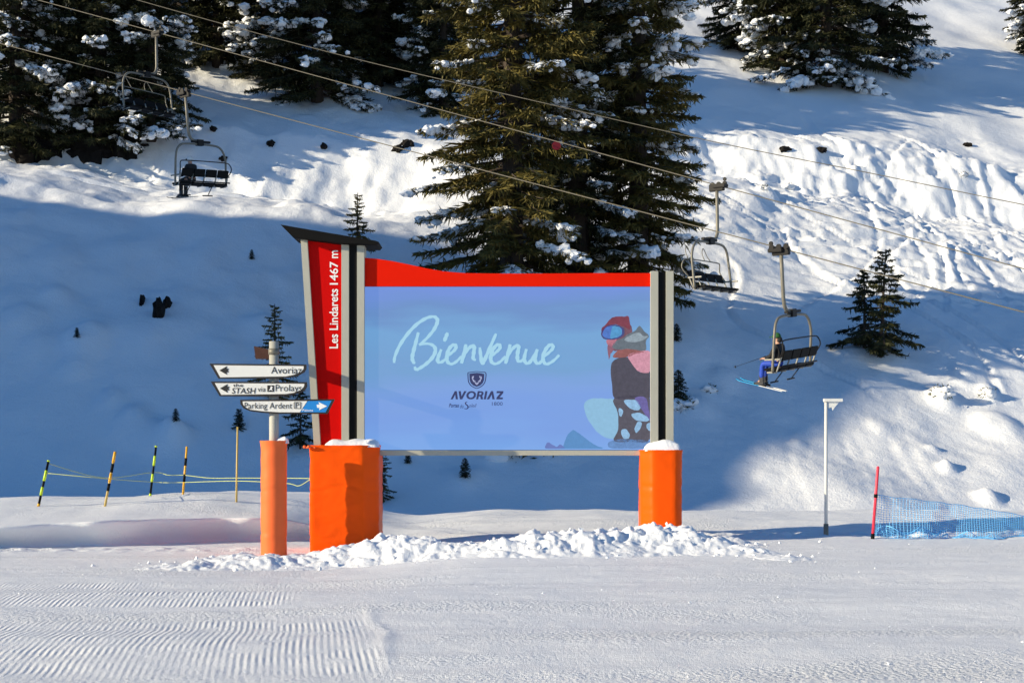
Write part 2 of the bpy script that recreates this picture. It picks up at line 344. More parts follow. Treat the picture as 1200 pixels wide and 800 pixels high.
o = grid_mesh('snow_slope', spaced([(-260,-50,6),(-50,-32,0.8),(-32,34,0.18),(34,60,0.6),(60,280,7)]),
    spaced([(34.5,46,0.8),(46,100,0.17),(100,150,0.5),(150,400,8)]), hill, M_SLOPE)
tag(o, kind='structure')
# unseen ridge added left of the frame, crest shaped to shade the slope foot
CREST = [(-146.3,8),(-31.3,12),(-4.3,20),(1.7,25),(7.7,29.5),(11.7,32.5),(14.7,35.8),(17.7,37.8),(20.7,40.8),(23.7,44),(26.7,44.5),(31.7,44),(35.7,43.8),(38.7,43.8),(41.7,40.5),(45.7,38),(53.7,34),(83.7,36),(193.7,50)]
def shoulder(x, y):
    c = np.interp(y, [p[0] for p in CREST], [p[1] for p in CREST]) + 0.5*noise(y/5, 0*y, 50) + 0.35*noise(y/2.0, 0*y, 51)
    f = np.clip(1-np.abs(x+100)/42, 0, 1)
    return -6 + (c+6)*f**0.9 + 1.0*noise(x/9, y/9, 52)*(1-f)
o = grid_mesh('shade_ridge', spaced([(-146,-104,3),(-104,-96,1),(-96,-54,3)]), spaced([(-140,-30,3),(-30,80,0.7),(80,200,3)]), shoulder, M_SLOPE)
tag(o, kind='structure')

# ploughed snow piled round the sign's feet
HEAPS = [(-2.05,22.6,0.75,0.75,0.42),(-1.35,22.2,0.6,0.55,0.22),(-2.9,22.3,0.7,0.5,0.12),(-4.2,22.2,0.9,0.7,0.13),(-5.0,21.4,0.7,0.6,0.09),(-3.6,21.9,0.9,0.6,0.10),(-0.6,22.0,0.7,0.5,0.12),
    (0.3,22.0,0.8,0.6,0.26),(1.2,22.2,0.8,0.7,0.34),(2.1,22.6,0.75,0.8,0.50),(2.75,23.2,0.6,0.8,0.52),(2.9,22.2,0.6,0.5,0.34),(3.5,21.9,0.6,0.5,0.26),(4.05,21.0,0.45,0.45,0.17),(3.5,24.2,0.8,0.5,0.25)]
LOWR = [(a, b, sx, sy, h*(0.85 if a > 1.5 else 1.35)) for a, b, sx, sy, h in HEAPS]
def heap(x, y):
    wx = x + 0.18*noise(x/0.7, y/0.7, 60); wy = y + 0.18*noise(x/0.7, y/0.7, 61)
    z = 0*x
    for (a, b, sx, sy, h) in LOWR: z = np.maximum(z, 0) + h*np.exp(-((wx-a)/sx)**2 - ((wy-b)/sy)**2)*0.64
    ch = (np.abs(noise(x/0.5, y/0.5, 62)) + 0.55*np.abs(noise(x/0.22, y/0.22, 63)) + 0.28*np.abs(noise(x/0.1, y/0.1, 64)))
    z = z*(0.86+0.40*ch) + np.clip(z, 0, 0.08)*0.8*(ch-0.25)
    return piste(x, y) - 0.045 + z
o = grid_mesh('snow_heap', np.arange(-6.6, 5.6, 0.024), np.arange(19.8, 25.6, 0.026), heap, M_SNOW)
tag(o, 'lumpy ploughed snow heaped around the orange padded feet of the sign', 'snow heap', kind='stuff')

# ------------------------------------------------------------------ spruces
def diamonds(P, Dv, L, W, N):                         # thin leaf-like rhombs: base P, direction Dv, length L, width W, side vector N
    tip = P + Dv*L[:,None]; mid = P + Dv*(L*0.45)[:,None]
    a = mid + N*(W*0.5)[:,None]; b = mid - N*(W*0.5)[:,None]
    V = np.stack([P, a, tip, b], 1).reshape(-1, 3); i = np.arange(len(P))*4
    return V, np.stack([i, i+1, i+2, i+3], 1)
def unit(v): return v/np.maximum(np.linalg.norm(v, axis=-1, keepdims=True), 1e-9)
ICO = None
def ico():
    global ICO
    if ICO is None:
        bm = bmesh.new(); bmesh.ops.create_icosphere(bm, subdivisions=2, radius=1)
        ICO = (np.array([v.co[:] for v in bm.verts]), np.array([[v.index for v in f.verts] for f in bm.faces])); bm.free()
    return ICO
def blobs(C, R, flat, rng):                           # irregular snow cushions: centres, radii
    v, f = ico(); V = []; F = []
    for i, (c, r) in enumerate(zip(C, R)):
        s = np.array([r*rng.uniform(0.7, 1.5), r*rng.uniform(0.7, 1.5), r*flat*rng.uniform(0.7, 1.2)])
        ph = rng.uniform(0, 6, 3)
        k = 1 + 0.22*np.sin(v[:,0]*3.1+ph[0])*np.cos(v[:,1]*3.7+ph[1]) + 0.15*np.sin(v[:,2]*5+v[:,0]*4+ph[2])
        a = rng.uniform(0, 6.28); p = v*k[:,None]*s
        p = np.stack([p[:,0]*np.cos(a)-p[:,1]*np.sin(a), p[:,0]*np.sin(a)+p[:,1]*np.cos(a), p[:,2]], 1)
        V.append(p + c); F.append(f + i*len(v))
    return np.concatenate(V), np.concatenate(F)
def az_w(a): return 2.0*math.sin(a) + 0.6*math.cos(2*a)
def spruce_meshes(h, r, seed, snow=1.0, z0=0.4, zmax=None, dens=1.0, twig=1.0, lean=0.0, gap=0.0, top_pow=0.8, ss=1.0):
    """trunk, foliage and snow meshes of a spruce of height h and lowest branch reach r; only built up to zmax"""
    rng = np.random.default_rng(seed); zmax = zmax or h
    FV = []; SV = []; BV = []; BF = []; SC = []; SR = []; nb = 0
    bmb = MB()
    z = z0; az = rng.uniform(0, 6)
    step = 0.082/dens
    while z < min(h*0.985, zmax):
        f = z/h
        L = r*(1-f)**top_pow*(rng.uniform(0.62, 1.12) if rng.random() > 0.22 else rng.uniform(0.35, 0.7))*(1.0 if f > 0.06 else 0.8) + 0.12
        if rng.random() < gap: L *= 0.45
        az += 2.399963 + rng.uniform(-0.4, 0.4)
        d = np.array([math.cos(az), math.sin(az), 0.0]); side = np.array([-d[1], d[0], 0.0])
        n = max(4, int(L/(0.115*twig))); t = (np.arange(n)+rng.random(n)*0.6)/n
        sl0 = 0.25 - 0.75*(1-f)*rng.uniform(0.6, 1.1); sag = -0.16*L*(1-f)
        bend = rng.uniform(-0.25, 0.25)
        def pos(t):
            rr = L*t
            return (np.array([lean*z*0.0, 0, z]) + d*rr[:,None] + side*(bend*L*t*t)[:,None]
                    + np.array([0,0,1.0])*(sl0*rr*(1-0.35*t) + sag*t*t + 0.20*L*np.clip(t-0.7, 0, 1)**1.4)[:,None])
        # wooden branch
        tt = np.linspace(0, 0.92, 5); bp = pos(tt)
        bmb.tube([Vector(p) for p in bp], [max(0.008, 0.018*L*(1-q)+0.008) for q in tt], 4, cap=False)
        P = pos(t); Tn = unit(pos(np.minimum(t+0.05, 1.05)) - P)
        keep = t > (0.22 if L > 1.2 else 0.05); P = P[keep]; Tn = Tn[keep]; q = t[keep]; m = len(P)
        if m == 0: z += step; continue
        frost = snow > 0 and float(noise(az_w(az)*1.1+seed, z/3.2+seed*3.1, 46))*2.4 + rng.normal()*0.22 > 0.42-0.30*snow and L > 0.7; fq = rng.uniform(0.3, 0.75)
        for s in (-1, 1):                            # side twigs
            for rep in range(3):
                a = rng.uniform(0.45, 1.15, m)[:,None]
                Dv = unit(Tn*np.cos(a) + side*s*np.sin(a) + np.array([0,0,1.0])*rng.uniform(-0.55, 0.12, m)[:,None])
                Lt = twig*(0.20+0.66*np.sin(np.pi*np.clip(q*0.85+0.12, 0, 1))*min(1, L/2.2))*rng.uniform(0.55, 1.2, m)
                N = unit(np.cross(Dv, np.array([0,0,1.0]) + 0.8*rng.normal(size=(m,3))))
                FV.append(diamonds(P, Dv, Lt, twig*rng.uniform(0.06, 0.125, m), N)[0])
                if frost: SV.append(diamonds(P[q>fq]+np.array([0,0,0.05]), Dv[q>fq], Lt[q>fq]*0.85, twig*rng.uniform(0.10, 0.20, (q>fq).sum()), unit(np.cross(Dv, np.array([0,0,1.0]) + 0.35*rng.normal(size=(m,3))))[q>fq])[0])
                # secondary needles fan from the twig
                P2 = P + Dv*(Lt*rng.uniform(0.35, 0.7, m))[:,None]
                D2 = unit(Dv + 0.75*rng.normal(size=(m,3)) + np.array([0,0,-0.35]))
                FV.append(diamonds(P2, D2, Lt*0.55, twig*rng.uniform(0.045, 0.08, m), unit(np.cross(D2, rng.normal(size=(m,3)))))[0])
        # hanging sprays
        Dv = unit(np.array([0,0,-1.0]) + 0.45*rng.normal(size=(m,3)))
        FV.append(diamonds(P, Dv, twig*rng.uniform(0.15, 0.50, m), twig*rng.uniform(0.05, 0.10, m), unit(np.cross(Dv, rng.normal(size=(m,3)))))[0])
        # leader at the tip
        FV.append(diamonds(P[-1:], Tn[-1:], np.array([0.28*twig]), np.array([0.1*twig]), unit(np.cross(Tn[-1:], np.array([[0,0,1.0]]))))[0])
        # snow cushions
        if frost:
            q0 = rng.uniform(0.45, 0.85); base = ss*rng.uniform(0.07, 0.15)*min(1.3, 0.4+L/3.5); q0 = fq
            for j in range(int((1-fq)*L/0.16)+1):
                qq = np.array([min(1.0, q0 + 0.16/L*j)]); p = pos(qq)[0]
                SC.append(p + np.array([0,0,0.06-0.12*ss*abs(rng.normal())]) + side*rng.normal()*0.16*ss); SR.append(base*rng.uniform(0.5, 1.2))
        z += step*rng.uniform(0.6, 1.4)*(1.0 if L > 1 else 0.75)
    V = np.concatenate(FV); i = np.arange(len(V)//4)*4
    foliage = npmesh('foliage', V, np.stack([i, i+1, i+2, i+3], 1))
    tb = MB(); r0 = 0.016*h+0.02; nseg = 9
    ztop = min(h, zmax+1)
    tb.tube([(0.03*h*0.02*math.sin(k*1.7), 0.0, -0.5+(ztop+0.5)*k/nseg) for k in range(nseg+1)], [r0*(1-(ztop*k/nseg)/(h*1.02))+0.01 for k in range(nseg+1)], 9)
    trunk = mesh('trunk', tb.V, tb.F); limbs = mesh('branches', bmb.V, bmb.F)
    sn = None
    if SC:
        v, f = blobs(SC, SR, 0.8, rng); d4 = np.concatenate(SV); i4 = np.arange(len(d4)//4)*4+len(v)
        sn = npmesh('snow', np.concatenate([v, d4]), np.concatenate([f, np.stack([i4, i4+1, i4+2], 1), np.stack([i4, i4+2, i4+3], 1)]), False)
    return trunk, limbs, foliage, sn
def place_tree(name, ms, p, rz, leaf, label, cat='tree', group=None, scale=1.0, tilt=0.0):
    t = empty(name, p, rz, label, cat, group); t.scale = (scale,)*3; t.rotation_euler = (tilt, 0, rz)
    link('trunk', ms[0], M_BARK, t); link('branches', ms[1], M_BARK, t); link('crown', ms[2], leaf, t)
    if ms[3]: tag(link('snow_cushions', ms[3], M_SNOW, t), kind='stuff')
    return t
# the two big olive spruces behind the screen
mA = spruce_meshes(34, 4.5, 3, snow=0.12, ss=1.2, zmax=18, dens=1.05, top_pow=0.36)
mB = spruce_meshes(32, 3.5, 5, snow=0.5, ss=1.4, z0=1.2, zmax=17.5, dens=1.0, top_pow=0.38)
mC = spruce_meshes(32, 3.6, 8, snow=0.3, zmax=17.5, dens=0.9, top_pow=0.38)
place_tree('spruce_tree', mA, at(600, 408), 0.4, M_OLIVE_LIT, 'tall olive-green spruce directly behind the screen, the left of the sunlit pair')
place_tree('spruce_tree', mB, at(748, 372), 2.0, M_OLIVE_LIT, 'tall spruce with snow patches behind the right end of the screen')
pc = at(678, 372); place_tree('spruce_tree', mC, pc, 1.1, M_SHADEG, 'dark spruce squeezed between the two tall ones behind the screen')
# forest at the top of the picture: three shapes repeated
F1 = spruce_meshes(24, 4.6, 21, snow=1.15, zmax=15, dens=1.05, ss=1.6)
F2 = spruce_meshes(26, 4.2, 22, snow=0.75, zmax=15, dens=1.05, ss=1.5)
F3 = spruce_meshes(22, 4.0, 23, snow=0.45, zmax=14, dens=1.05, ss=1.4)
FOREST = [
    (18,178,F1,0.3,1.0,'snow-laden dark spruce at the left edge of the picture'),
    (118,172,F2,1.9,1.0,'dark spruce with hanging snow above the rocks beside the upper left chair'),
    (178,160,F1,4.1,0.8,'bushy snow-dusted spruce behind the empty upper left chair'),
    (70,120,F3,2.2,1.0,'dark spruce rising in the gap between the two leftmost snowy spruces'),
    (255,78,F3,0.9,1.0,'shaded spruce at the top edge above the occupied left chair'),
    (312,92,F2,3.3,0.9,'dark spruce with a frosted left branch left of the snowy spruce'),
    (372,118,F1,5.2,1.0,'spruce with white snow bundles on its upper boughs, left of centre'),
    (442,100,F3,1.2,1.1,'dark spruce with bare lower trunk right of the snow-bundled spruce'),
    (486,92,F2,2.7,1.0,'dim spruce far back behind the left shoulder of the olive spruce'),
    (520,132,F3,3.9,0.85,'slender spruce with visible trunk just left of the olive spruce'),
    (215,30,F2,4.6,1.0,'spruce whose foot touches the top edge above the upper left lift chair'),
    (868,60,F3,0.2,0.95,'thin leaning-boughed spruce at the top, left of the right-hand clump'),
    (915,82,F2,1.4,1.1,'dark spruce in the middle of the clump at the top right'),
    (968,100,F1,2.9,1.2,'lowest spruce of the top right clump, skirts heavy with snow'),
    (1035,84,F3,5.0,1.2,'rightmost dark spruce of the clump at the top right'),
    (1215,62,F2,2.4,0.8,'dark spruce cut by the right edge at the top'),
    (20,40,F2,5.6,1.0,'dim spruce behind the snow-laden spruce at the left edge'),
    (410,40,F2,0.5,1.0,'background spruce at the top between the snow-bundled spruce and its dark neighbour'),
    (345,30,F3,4.4,1.0,'background spruce at the top left of the snow-bundled spruce'),
    (150,60,F1,3.0,1.0,'background spruce above the rocks at the upper left'),
]
for i, (px, py, ms, rz, sc, lab) in enumerate(FOREST):
    place_tree('spruce_tree', ms, at(px, py), rz, M_SHADEG, lab, group='forest spruces along the top', scale=sc)
# young trees on the open slope
Y1 = spruce_meshes(4.9, 2.3, 31, snow=0.0, z0=0.25, dens=0.8, twig=0.8, gap=0.3, top_pow=0.8)
Y2 = spruce_meshes(3.7, 1.9, 32, snow=0.0, z0=0.25, dens=0.8, twig=0.8, gap=0.3, top_pow=0.8)
Y3 = spruce_meshes(3.6, 1.2, 33, snow=0.1, z0=0.2, dens=1.1, twig=0.5, gap=0.35, top_pow=0.9)
Y4 = spruce_meshes(1.3, 0.45, 34, snow=0.0, z0=0.1, dens=3.0, twig=0.35)
place_tree('young_spruce', Y1, at(1032, 418), 0.6, M_SHADEG, 'taller of the two young spruces on the bright slope at right', group='young spruces', tilt=0.06)
place_tree('young_spruce', Y2, at(1013, 408), 2.6, M_SHADEG, 'shorter young spruce leaning against the left of the taller one at right', group='young spruces')
place_tree('young_spruce', Y3, at(419, 330), 0.6, M_OLIVE_LIT, 'sunlit young spruce poking up behind the black roof of the totem', group='young spruces', scale=1.15)
place_tree('young_spruce', Y3, at(322, 470), 1.9, M_SHADEG, 'young spruce standing behind the top of the signpost', group='young spruces', scale=1.05)
place_tree('young_spruce', Y2, at(352, 526), 3.4, M_SHADEG, 'snowy dark young spruce between signpost and red totem, low down', group='young spruces', scale=0.62)
place_tree('young_spruce', Y3, at(448, 588), 4.0, M_SHADEG, 'small spruce peeping out right of the big orange pad', group='young spruces', scale=0.55)
for px, py, sc, lab in [(280,503,0.6,'tiny sapling in the snow left of the orange padded signpost'),(206,494,0.35,'tiny sapling on a snow cone below the three sign boards, left'),
        (90,395,0.3,'leaning twig of a sapling on the shaded slope below the leftmost forest'),(295,304,0.35,'tiny sapling tip on the shaded slope left of the totem roof'),
        (545,560,0.55,'tiny sapling visible under the bottom rail of the screen'),(795,470,1.0,'sapling hugging the right post of the screen'),(793,400,0.6,'twig of a sapling behind the right post, above'),
        (478,543,0.35,'tiny sapling top just under the screen rail beside the big pad')]:
    place_tree('sapling', Y4, at(px, py), px*0.1, M_SHADEG, lab, 'sapling', 'saplings on the slope', scale=sc)
# low bushes half buried in snow
def bush(px, py, r, seed, label):
    rng = np.random.default_rng(seed); p = at(px, py); t = empty('snowy_bush', p, 0, label, 'bush', 'bushes half buried in snow')
    n = 160; d = unit(rng.normal(size=(n,3))*np.array([1,1,0.6])+np.array([0,0,0.5])); P = d*r*rng.uniform(0.3, 0.9, n)[:,None]
    V, F = diamonds(P, unit(d+0.5*rng.normal(size=(n,3))), r*rng.uniform(0.2, 0.5, n), r*rng.uniform(0.06, 0.16, n), unit(rng.normal(size=(n,3))))
    tag(link('twigs', npmesh('twigs', V, F), M_SHADEG, t), kind='stuff')
    C = [np.array([rng.normal()*r*0.35, rng.normal()*r*0.3 - 0.1*r, r*rng.uniform(0.0, 0.5)]) for _ in range(6)]
    v, f = blobs(C, [r*rng.uniform(0.3, 0.55) for _ in C], 0.8, rng); tag(link('snow_cushions', npmesh('snow', v, f, True), M_SNOW, t), kind='stuff')
for a in [(1103,462,0.5,1,'snow-capped bush on the shaded slope below the young spruces'),(1157,463,0.42,2,'small round snow-covered bush right of the snow-capped bush'),
          (800,478,0.6,3,'dark bush just right of the screen post'),(832,458,0.35,4,'little bush between the screen post and the occupied right chair'),
          (605,535,0.75,5,'dark bush under the middle of the screen rail'),(575,528,0.5,6,'dark bush under the rail left of the middle bush'),(645,532,0.5,7,'dark bush under the rail right of the middle bush'),
          (896,222,0.3,8,'small bush poking from moguls right of the big spruces'),(924,222,0.35,9,'greenish bush tip in the moguls above the empty right chair'),(1130,207,0.3,10,'bush tip in the chopped snow near the right edge')]: bush(*a)

# ------------------------------------------------------------------ rocks
def rock(p, sx, sy, sz, seed, label, n=3, group='dark rocks on the slope'):
    bm = bmesh.new(); bmesh.ops.create_icosphere(bm, subdivisions=n, radius=1); rng = np.random.default_rng(seed); o = rng.uniform(0, 50)
    for v in bm.verts:
        c = v.co; k = 1 + 0.55*float(noise(c.x*1.6+o, c.z*1.6+c.y, 70)) + 0.3*float(noise(c.x*4+o, c.z*4+c.y*3, 71))
        q = Vector((round(c.x*2.2)/2.2, round(c.y*2.2)/2.2, round(c.z*2.2)/2.2)); c = c.lerp(q, 0.4)*k
        v.co = Vector((c.x*sx, c.y*sy, c.z*sz))
    me = bpy.data.meshes.new('rock'); bm.to_mesh(me); bm.free()
    r = link('rock', me, M_ROCK); r.location = p; return tag(r, label, 'rock', group)
for i, (px, py, wpx, hpx, lab) in enumerate([(187,370,6,21,'upright dark stump-like rock on the shaded left slope'),(196,358,5,9,'small dark rock leaning on the right of the upright one'),(167,354,2.2,8,'small dark rock left of the upright one'),
        (250,152,4,2.5,'small dark stone above the occupied left chair'),(318,168,5,3.5,'dark stone in the snow bank right of the left chair'),(478,168,8,5,'dark stone in the snow bank left of the olive spruce'),(466,174,6,4,'dark stone beside the larger one left of the olive spruce'),
        (920,175,7,3,'flat dark stone under the snow step right of the spruces'),(962,176,6,3,'second flat dark stone under the snow step'),(1133,170,6,3,'small dark stone under the snow step near the right edge'),(262,186,5,2.5,'dark stone on the bank just right of the occupied left chair'),(380,172,4,3,'small dark stone on the sunlit bank')]):
    p = at(px, py); s = FPX/p.y; p.z -= (0.45*hpx/s if i > 2 else 0); rock(p, wpx/s, 0.4, hpx/s*(1.3 if i > 2 else 1), i, lab)
for i, (px, py, wpx, hpx, lab) in enumerate([(22,182,40,32,'dark rock wall under the leftmost spruce'),(105,178,34,34,'dark rock outcrop with snow under the second spruce'),(150,178,24,22,'dark boulder right of the outcrop at upper left'),(60,176,20,22,'dark rock in the gap between the left rock walls')]):
    p = at(px, py); s = FPX/p.y; p.y += 0.5; rock(p, wpx/s, 0.9, hpx/s, 20+i, lab, 4, 'rock outcrops under the left spruces')

# ------------------------------------------------------------------ the illuminated welcome sign
DS = 25.0                                             # depth of the screen face
def Q(px, py, D=DS): v = PX(px, py, D); return (v.x, v.z)
def poly(pts, D, th, name, m, parent, bevel=0, off=None):   # flat outline given in picture points at depth D, real thickness th
    P = [Q(x, y, D) for x, y in pts]
    a = sum(P[i][0]*P[(i+1) % len(P)][1]-P[(i+1) % len(P)][0]*P[i][1] for i in range(len(P)))
    if a < 0: P = P[::-1]
    o = MB().prism(P, D, D+th).build(name, m, parent, bevel)
    return o
def text_mesh(body, x0, x1, y0, y1, D, m, parent, name='lettering', rot=False, shear=0.0, bold=0.0, depth=0.003):
    """real letters fitted to the box x0..x1, y0 (top)..y1 (bottom) in picture points at depth D"""
    c = bpy.data.curves.new('t', 'FONT'); c.body = body; c.size = 1; c.offset = bold; c.shear = shear; c.resolution_u = 3; c.extrude = 0.0
    to = bpy.data.objects.new('t', c); COL.objects.link(to)
    dg = bpy.context.evaluated_depsgraph_get(); me = bpy.data.meshes.new_from_object(to.evaluated_get(dg))
    bpy.data.objects.remove(to); bpy.data.curves.remove(c)
    V = np.array([v.co[:] for v in me.vertices]); lo = V.min(0); hi = V.max(0)
    a = (V[:,0]-lo[0])/(hi[0]-lo[0]); b = (V[:,1]-lo[1])/(hi[1]-lo[1])
    if rot: X = x1-(1-(1-b))*0 - (x1-x0)*(1-b)*1.0 if False else x0+(x1-x0)*(1-b); Yp = y1-(y1-y0)*a
    else: X = x0+(x1-x0)*a; Yp = y1-(y1-y0)*b
    W = [Vector((*[(xx-600)/FPX*D], D, CAMH+(HOR-yy)/FPX*D)) for xx, yy in zip(X, Yp)]
    for v, q in zip(me.vertices, W): v.co = q
    me.materials.clear(); me.update()
    bm = bmesh.new(); bm.from_mesh(me); bmesh.ops.recalc_face_normals(bm, faces=bm.faces[:])
    bm.normal_update()
    if sum(f.normal.y*f.calc_area() for f in bm.faces) > 0: bmesh.ops.reverse_faces(bm, faces=bm.faces[:])
    bm.to_mesh(me); bm.free()
    return link(name, me, m, parent)
def ribbon(strokes, width, D, name, m, parent, taper=0.35, k=6, jit=0.0):
    V = []; F = []; dy = 0.0
    for st in strokes:
        C = catmull([(x, y, 0) for x, y in st], k); n = len(C); b = len(V)
        for i, c in enumerate(C):
            t = (C[min(i+1, n-1)]-C[max(i-1, 0)]).normalized(); nrm = Vector((-t.y, t.x, 0))
            wd = width*0.5*(1-taper*abs(2*i/(n-1)-1)**3)*(1+jit*math.sin(i*1.3+st[0][0]))
            # a broad nib: fuller on down-strokes
            wd *= 0.80+0.35*abs(t.y)
            for sgn in (1, -1):
                q = c+nrm*wd*sgn; V.append(PX(q.x, q.y, D+dy))
        for i in range(n-1): F.append((b+2*i, b+2*i+1, b+2*i+3, b+2*i+2))
        dy -= 0.0006
    me = mesh(name, V, F); bm = bmesh.new(); bm.from_mesh(me)
    for f in bm.faces:
        if f.normal.y > 0: f.normal_flip()
    bm.to_mesh(me); bm.free()
    return link(name, me, m, parent)
GAIN = 2**EXPO
def led(name, c, k=1.0):                              # light-emitting picture element, colour as seen on the lit screen
    e = tuple(v*k/GAIN*0.88 for v in srgb(*c)); m = mat(name, (0.02, 0.02, 0.02), 0.6, 0.02, 3, emit=e, spec=0.05); t = m.node_tree; b = t.nodes['Principled BSDF']
    if name.startswith('pic'):
        tc = t.nodes.new('ShaderNodeTexCoord'); n = t.nodes.new('ShaderNodeTexNoise'); n.inputs['Scale'].default_value = 14; n.inputs['Detail'].default_value = 6; n.inputs['Roughness'].default_value = 0.75
        t.links.new(tc.outputs['Object'], n.inputs['Vector']); mr = t.nodes.new('ShaderNodeMapRange'); mr.inputs[1].default_value = 0.3; mr.inputs[2].default_value = 0.7; mr.inputs[3].default_value, mr.inputs[4].default_value = (0.92, 1.08) if 'board' in name or 'peak' in name else (0.75, 1.25)
        t.links.new(n.outputs['Fac'], mr.inputs[0]); t.links.new(mr.outputs[0], b.inputs['Emission Strength'])
    return m
sign = empty('led_sign', (0, DS+0.2, 0), 0, 'big illuminated welcome screen with red totem, black roof and orange padded feet', 'sign')
for_parent = Matrix.Translation(Vector((0, DS+0.2, 0))).inverted()
def adopt(o, p):                                      # keep world shape when parented to an empty that is not at the origin
    o.parent = p; o.matrix_parent_inverse = p.matrix_basis.inverted() if p.parent is None else Matrix.Identity(4); return o
def SP(pts, D, th, name, m, bevel=0.0): return adopt(poly(pts, D, th, name, m, None, bevel), sign)
# screen picture: blue snow and sky on the LED wall
def screen_mat():
    m = bpy.data.materials.new('led_wall'); m.use_nodes = True; t = m.node_tree; b = t.nodes['Principled BSDF']
    b.inputs['Base Color'].default_value = (0.035, 0.035, 0.038, 1); b.inputs['Roughness'].default_value = 0.45; b.inputs['Specular IOR Level'].default_value = 0.2
    tc = t.nodes.new('ShaderNodeTexCoord'); sp = t.nodes.new('ShaderNodeSeparateXYZ'); t.links.new(tc.outputs['Generated'], sp.inputs[0])
    mp = t.nodes.new('ShaderNodeMapping'); mp.inputs['Scale'].default_value = (1.6, 1, 4.5); mp.inputs['Rotation'].default_value = (0, 0.25, 0); t.links.new(tc.outputs['Generated'], mp.inputs[0])
    n = t.nodes.new('ShaderNodeTexNoise'); n.inputs['Scale'].default_value = 1.3; n.inputs['Detail'].default_value = 3; t.links.new(mp.outputs[0], n.inputs['Vector'])
    ad = t.nodes.new('ShaderNodeMath'); ad.operation = 'MULTIPLY_ADD'; ad.inputs[1].default_value = 0.5; ad.inputs[2].default_value = -0.25; t.links.new(n.outputs['Fac'], ad.inputs[0])
    a2 = t.nodes.new('ShaderNodeMath'); a2.operation = 'ADD'; t.links.new(ad.outputs[0], a2.inputs[0]); t.links.new(sp.outputs['Z'], a2.inputs[1])
    r = t.nodes.new('ShaderNodeValToRGB'); cr = r.color_ramp
    cols = [(0.0,(122,170,238)),(0.22,(118,160,232)),(0.38,(122,163,228)),(0.55,(112,162,214)),(0.72,(112,166,218)),(0.84,(104,146,205)),(1.0,(110,146,222))]
    cr.elements[0].position = 0; cr.elements[1].position = 1
    for p, c in cols[1:-1]: cr.elements.new(p)
    for e, (p, c) in zip(sorted(cr.elements, key=lambda e: e.position), cols): e.position = p; e.color = (*[v/GAIN*0.9 for v in srgb(*c)], 1)
    t.links.new(a2.outputs[0], r.inputs[0]); t.links.new(r.outputs[0], b.inputs['Emission Color']); b.inputs['Emission Strength'].default_value = 1.0
    return m
SCREEN = SP([(427,336),(762,336),(762,527),(427,527)], DS, 0.16, 'screen', screen_mat())
SP([(426,334),(763,334),(763,528),(426,528)], DS+0.161, 0.12, 'screen_housing', M_BLACK)
def sub(o, p=None): adopt(o, sign); o.parent = p or SCREEN; o.matrix_parent_inverse = sign.matrix_basis.inverted().inverted() @ Matrix.Identity(4) if False else Matrix.Identity(4); return o
def on_screen(o):                                     # sub-part of the screen (mesh is already in world coordinates)
    o.parent = SCREEN; o.matrix_parent_inverse = Matrix.Identity(4); return o
L = 0.0
E1, E2, E3 = DS-0.0025, DS-0.0045, DS-0.0065
C3 = lambda pts: [(460+x/5.4545, 360+y/5.4545) for x, y in pts]
BIEN = [[(10,355),(16,312),(48,240),(98,168),(158,106),(220,68),(264,60),(286,78),(282,108),(258,152),(212,205),(170,240)],
    [(165,160),(150,220),(134,280),(126,322),(134,350),(146,356)],[(170,240),(222,232),(262,246),(274,278),(254,322),(214,362),(172,390),(150,398),(142,378)],
    [(312,268),(292,318),(290,346),(312,350),(342,328)],[(352,162),(342,188),(330,218)],
    [(345,318),(378,290),(402,266),(404,244),(388,240),(364,262),(348,305),(351,346),(376,362),(410,345),(442,312)],
    [(470,236),(456,300),(440,358)],[(448,318),(480,270),(508,246),(522,252),(519,290),(516,328),(534,336)],
    [(558,256),(564,310),(574,358),(592,328),(626,250),(662,168)],
    [(625,318),(658,290),(684,264),(685,242),(668,240),(644,266),(628,310),(632,346),(656,361),(690,346),(722,312)],
    [(752,236),(738,300),(722,360)],[(732,318),(764,268),(794,244),(806,254),(799,298),(800,336),(816,346),(838,328)],
    [(856,266),(843,320),(848,350),(870,356),(900,320),(926,268)],[(926,268),(912,320),(916,350),(936,358),(962,334)],
    [(958,324),(998,290),(1024,262),(1022,242),(1004,241),(980,268),(962,315),(968,350),(990,362),(1030,340),(1066,304)]]
W_TXT = led('pale_blue_letters', (172,222,246)); 
on_screen(ribbon([C3(s_) for s_ in BIEN], 3.9, E1, 'greeting_lettering', W_TXT, None, jit=0.12))
D_TXT = led('dark_blue_letters', (48,58,108))
C1 = lambda pts: [(510+x/11.43, 420+y/11.43) for x, y in pts]
letters = [[(205,545),(262,435),(290,435),(305,545),(275,545),(268,482),(235,545)],[(312,435),(343,435),(352,505),(388,435),(420,435),(362,545),(330,545)],
    [(548,545),(570,435),(598,435),(576,545)],[(650,545),(672,435),(700,435),(680,545)],[(690,545),(748,435),(775,435),(797,545),(765,545),(757,482),(722,545)],
    [(825,435),(915,435),(910,462),(862,520),(908,520),(902,545),(818,545),(822,520),(872,462),(820,462)],[(602,500),(632,500),(642,545),(610,545)]]
for l_ in letters: on_screen(poly(C1(l_), E2, 0.0015, 'lettering', D_TXT, None))
on_screen(ribbon([C1([(482+50*math.cos(a)+6*math.sin(-a), 490+44*math.sin(a)) for a in [i*math.pi/9 for i in range(19)]])], 2.3, E2, 'lettering', D_TXT, None, taper=0))
on_screen(ribbon([C1([(588,447),(622,448),(634,464),(626,484),(608,494),(580,494)])], 2.1, E2, 'lettering', D_TXT, None, taper=0))
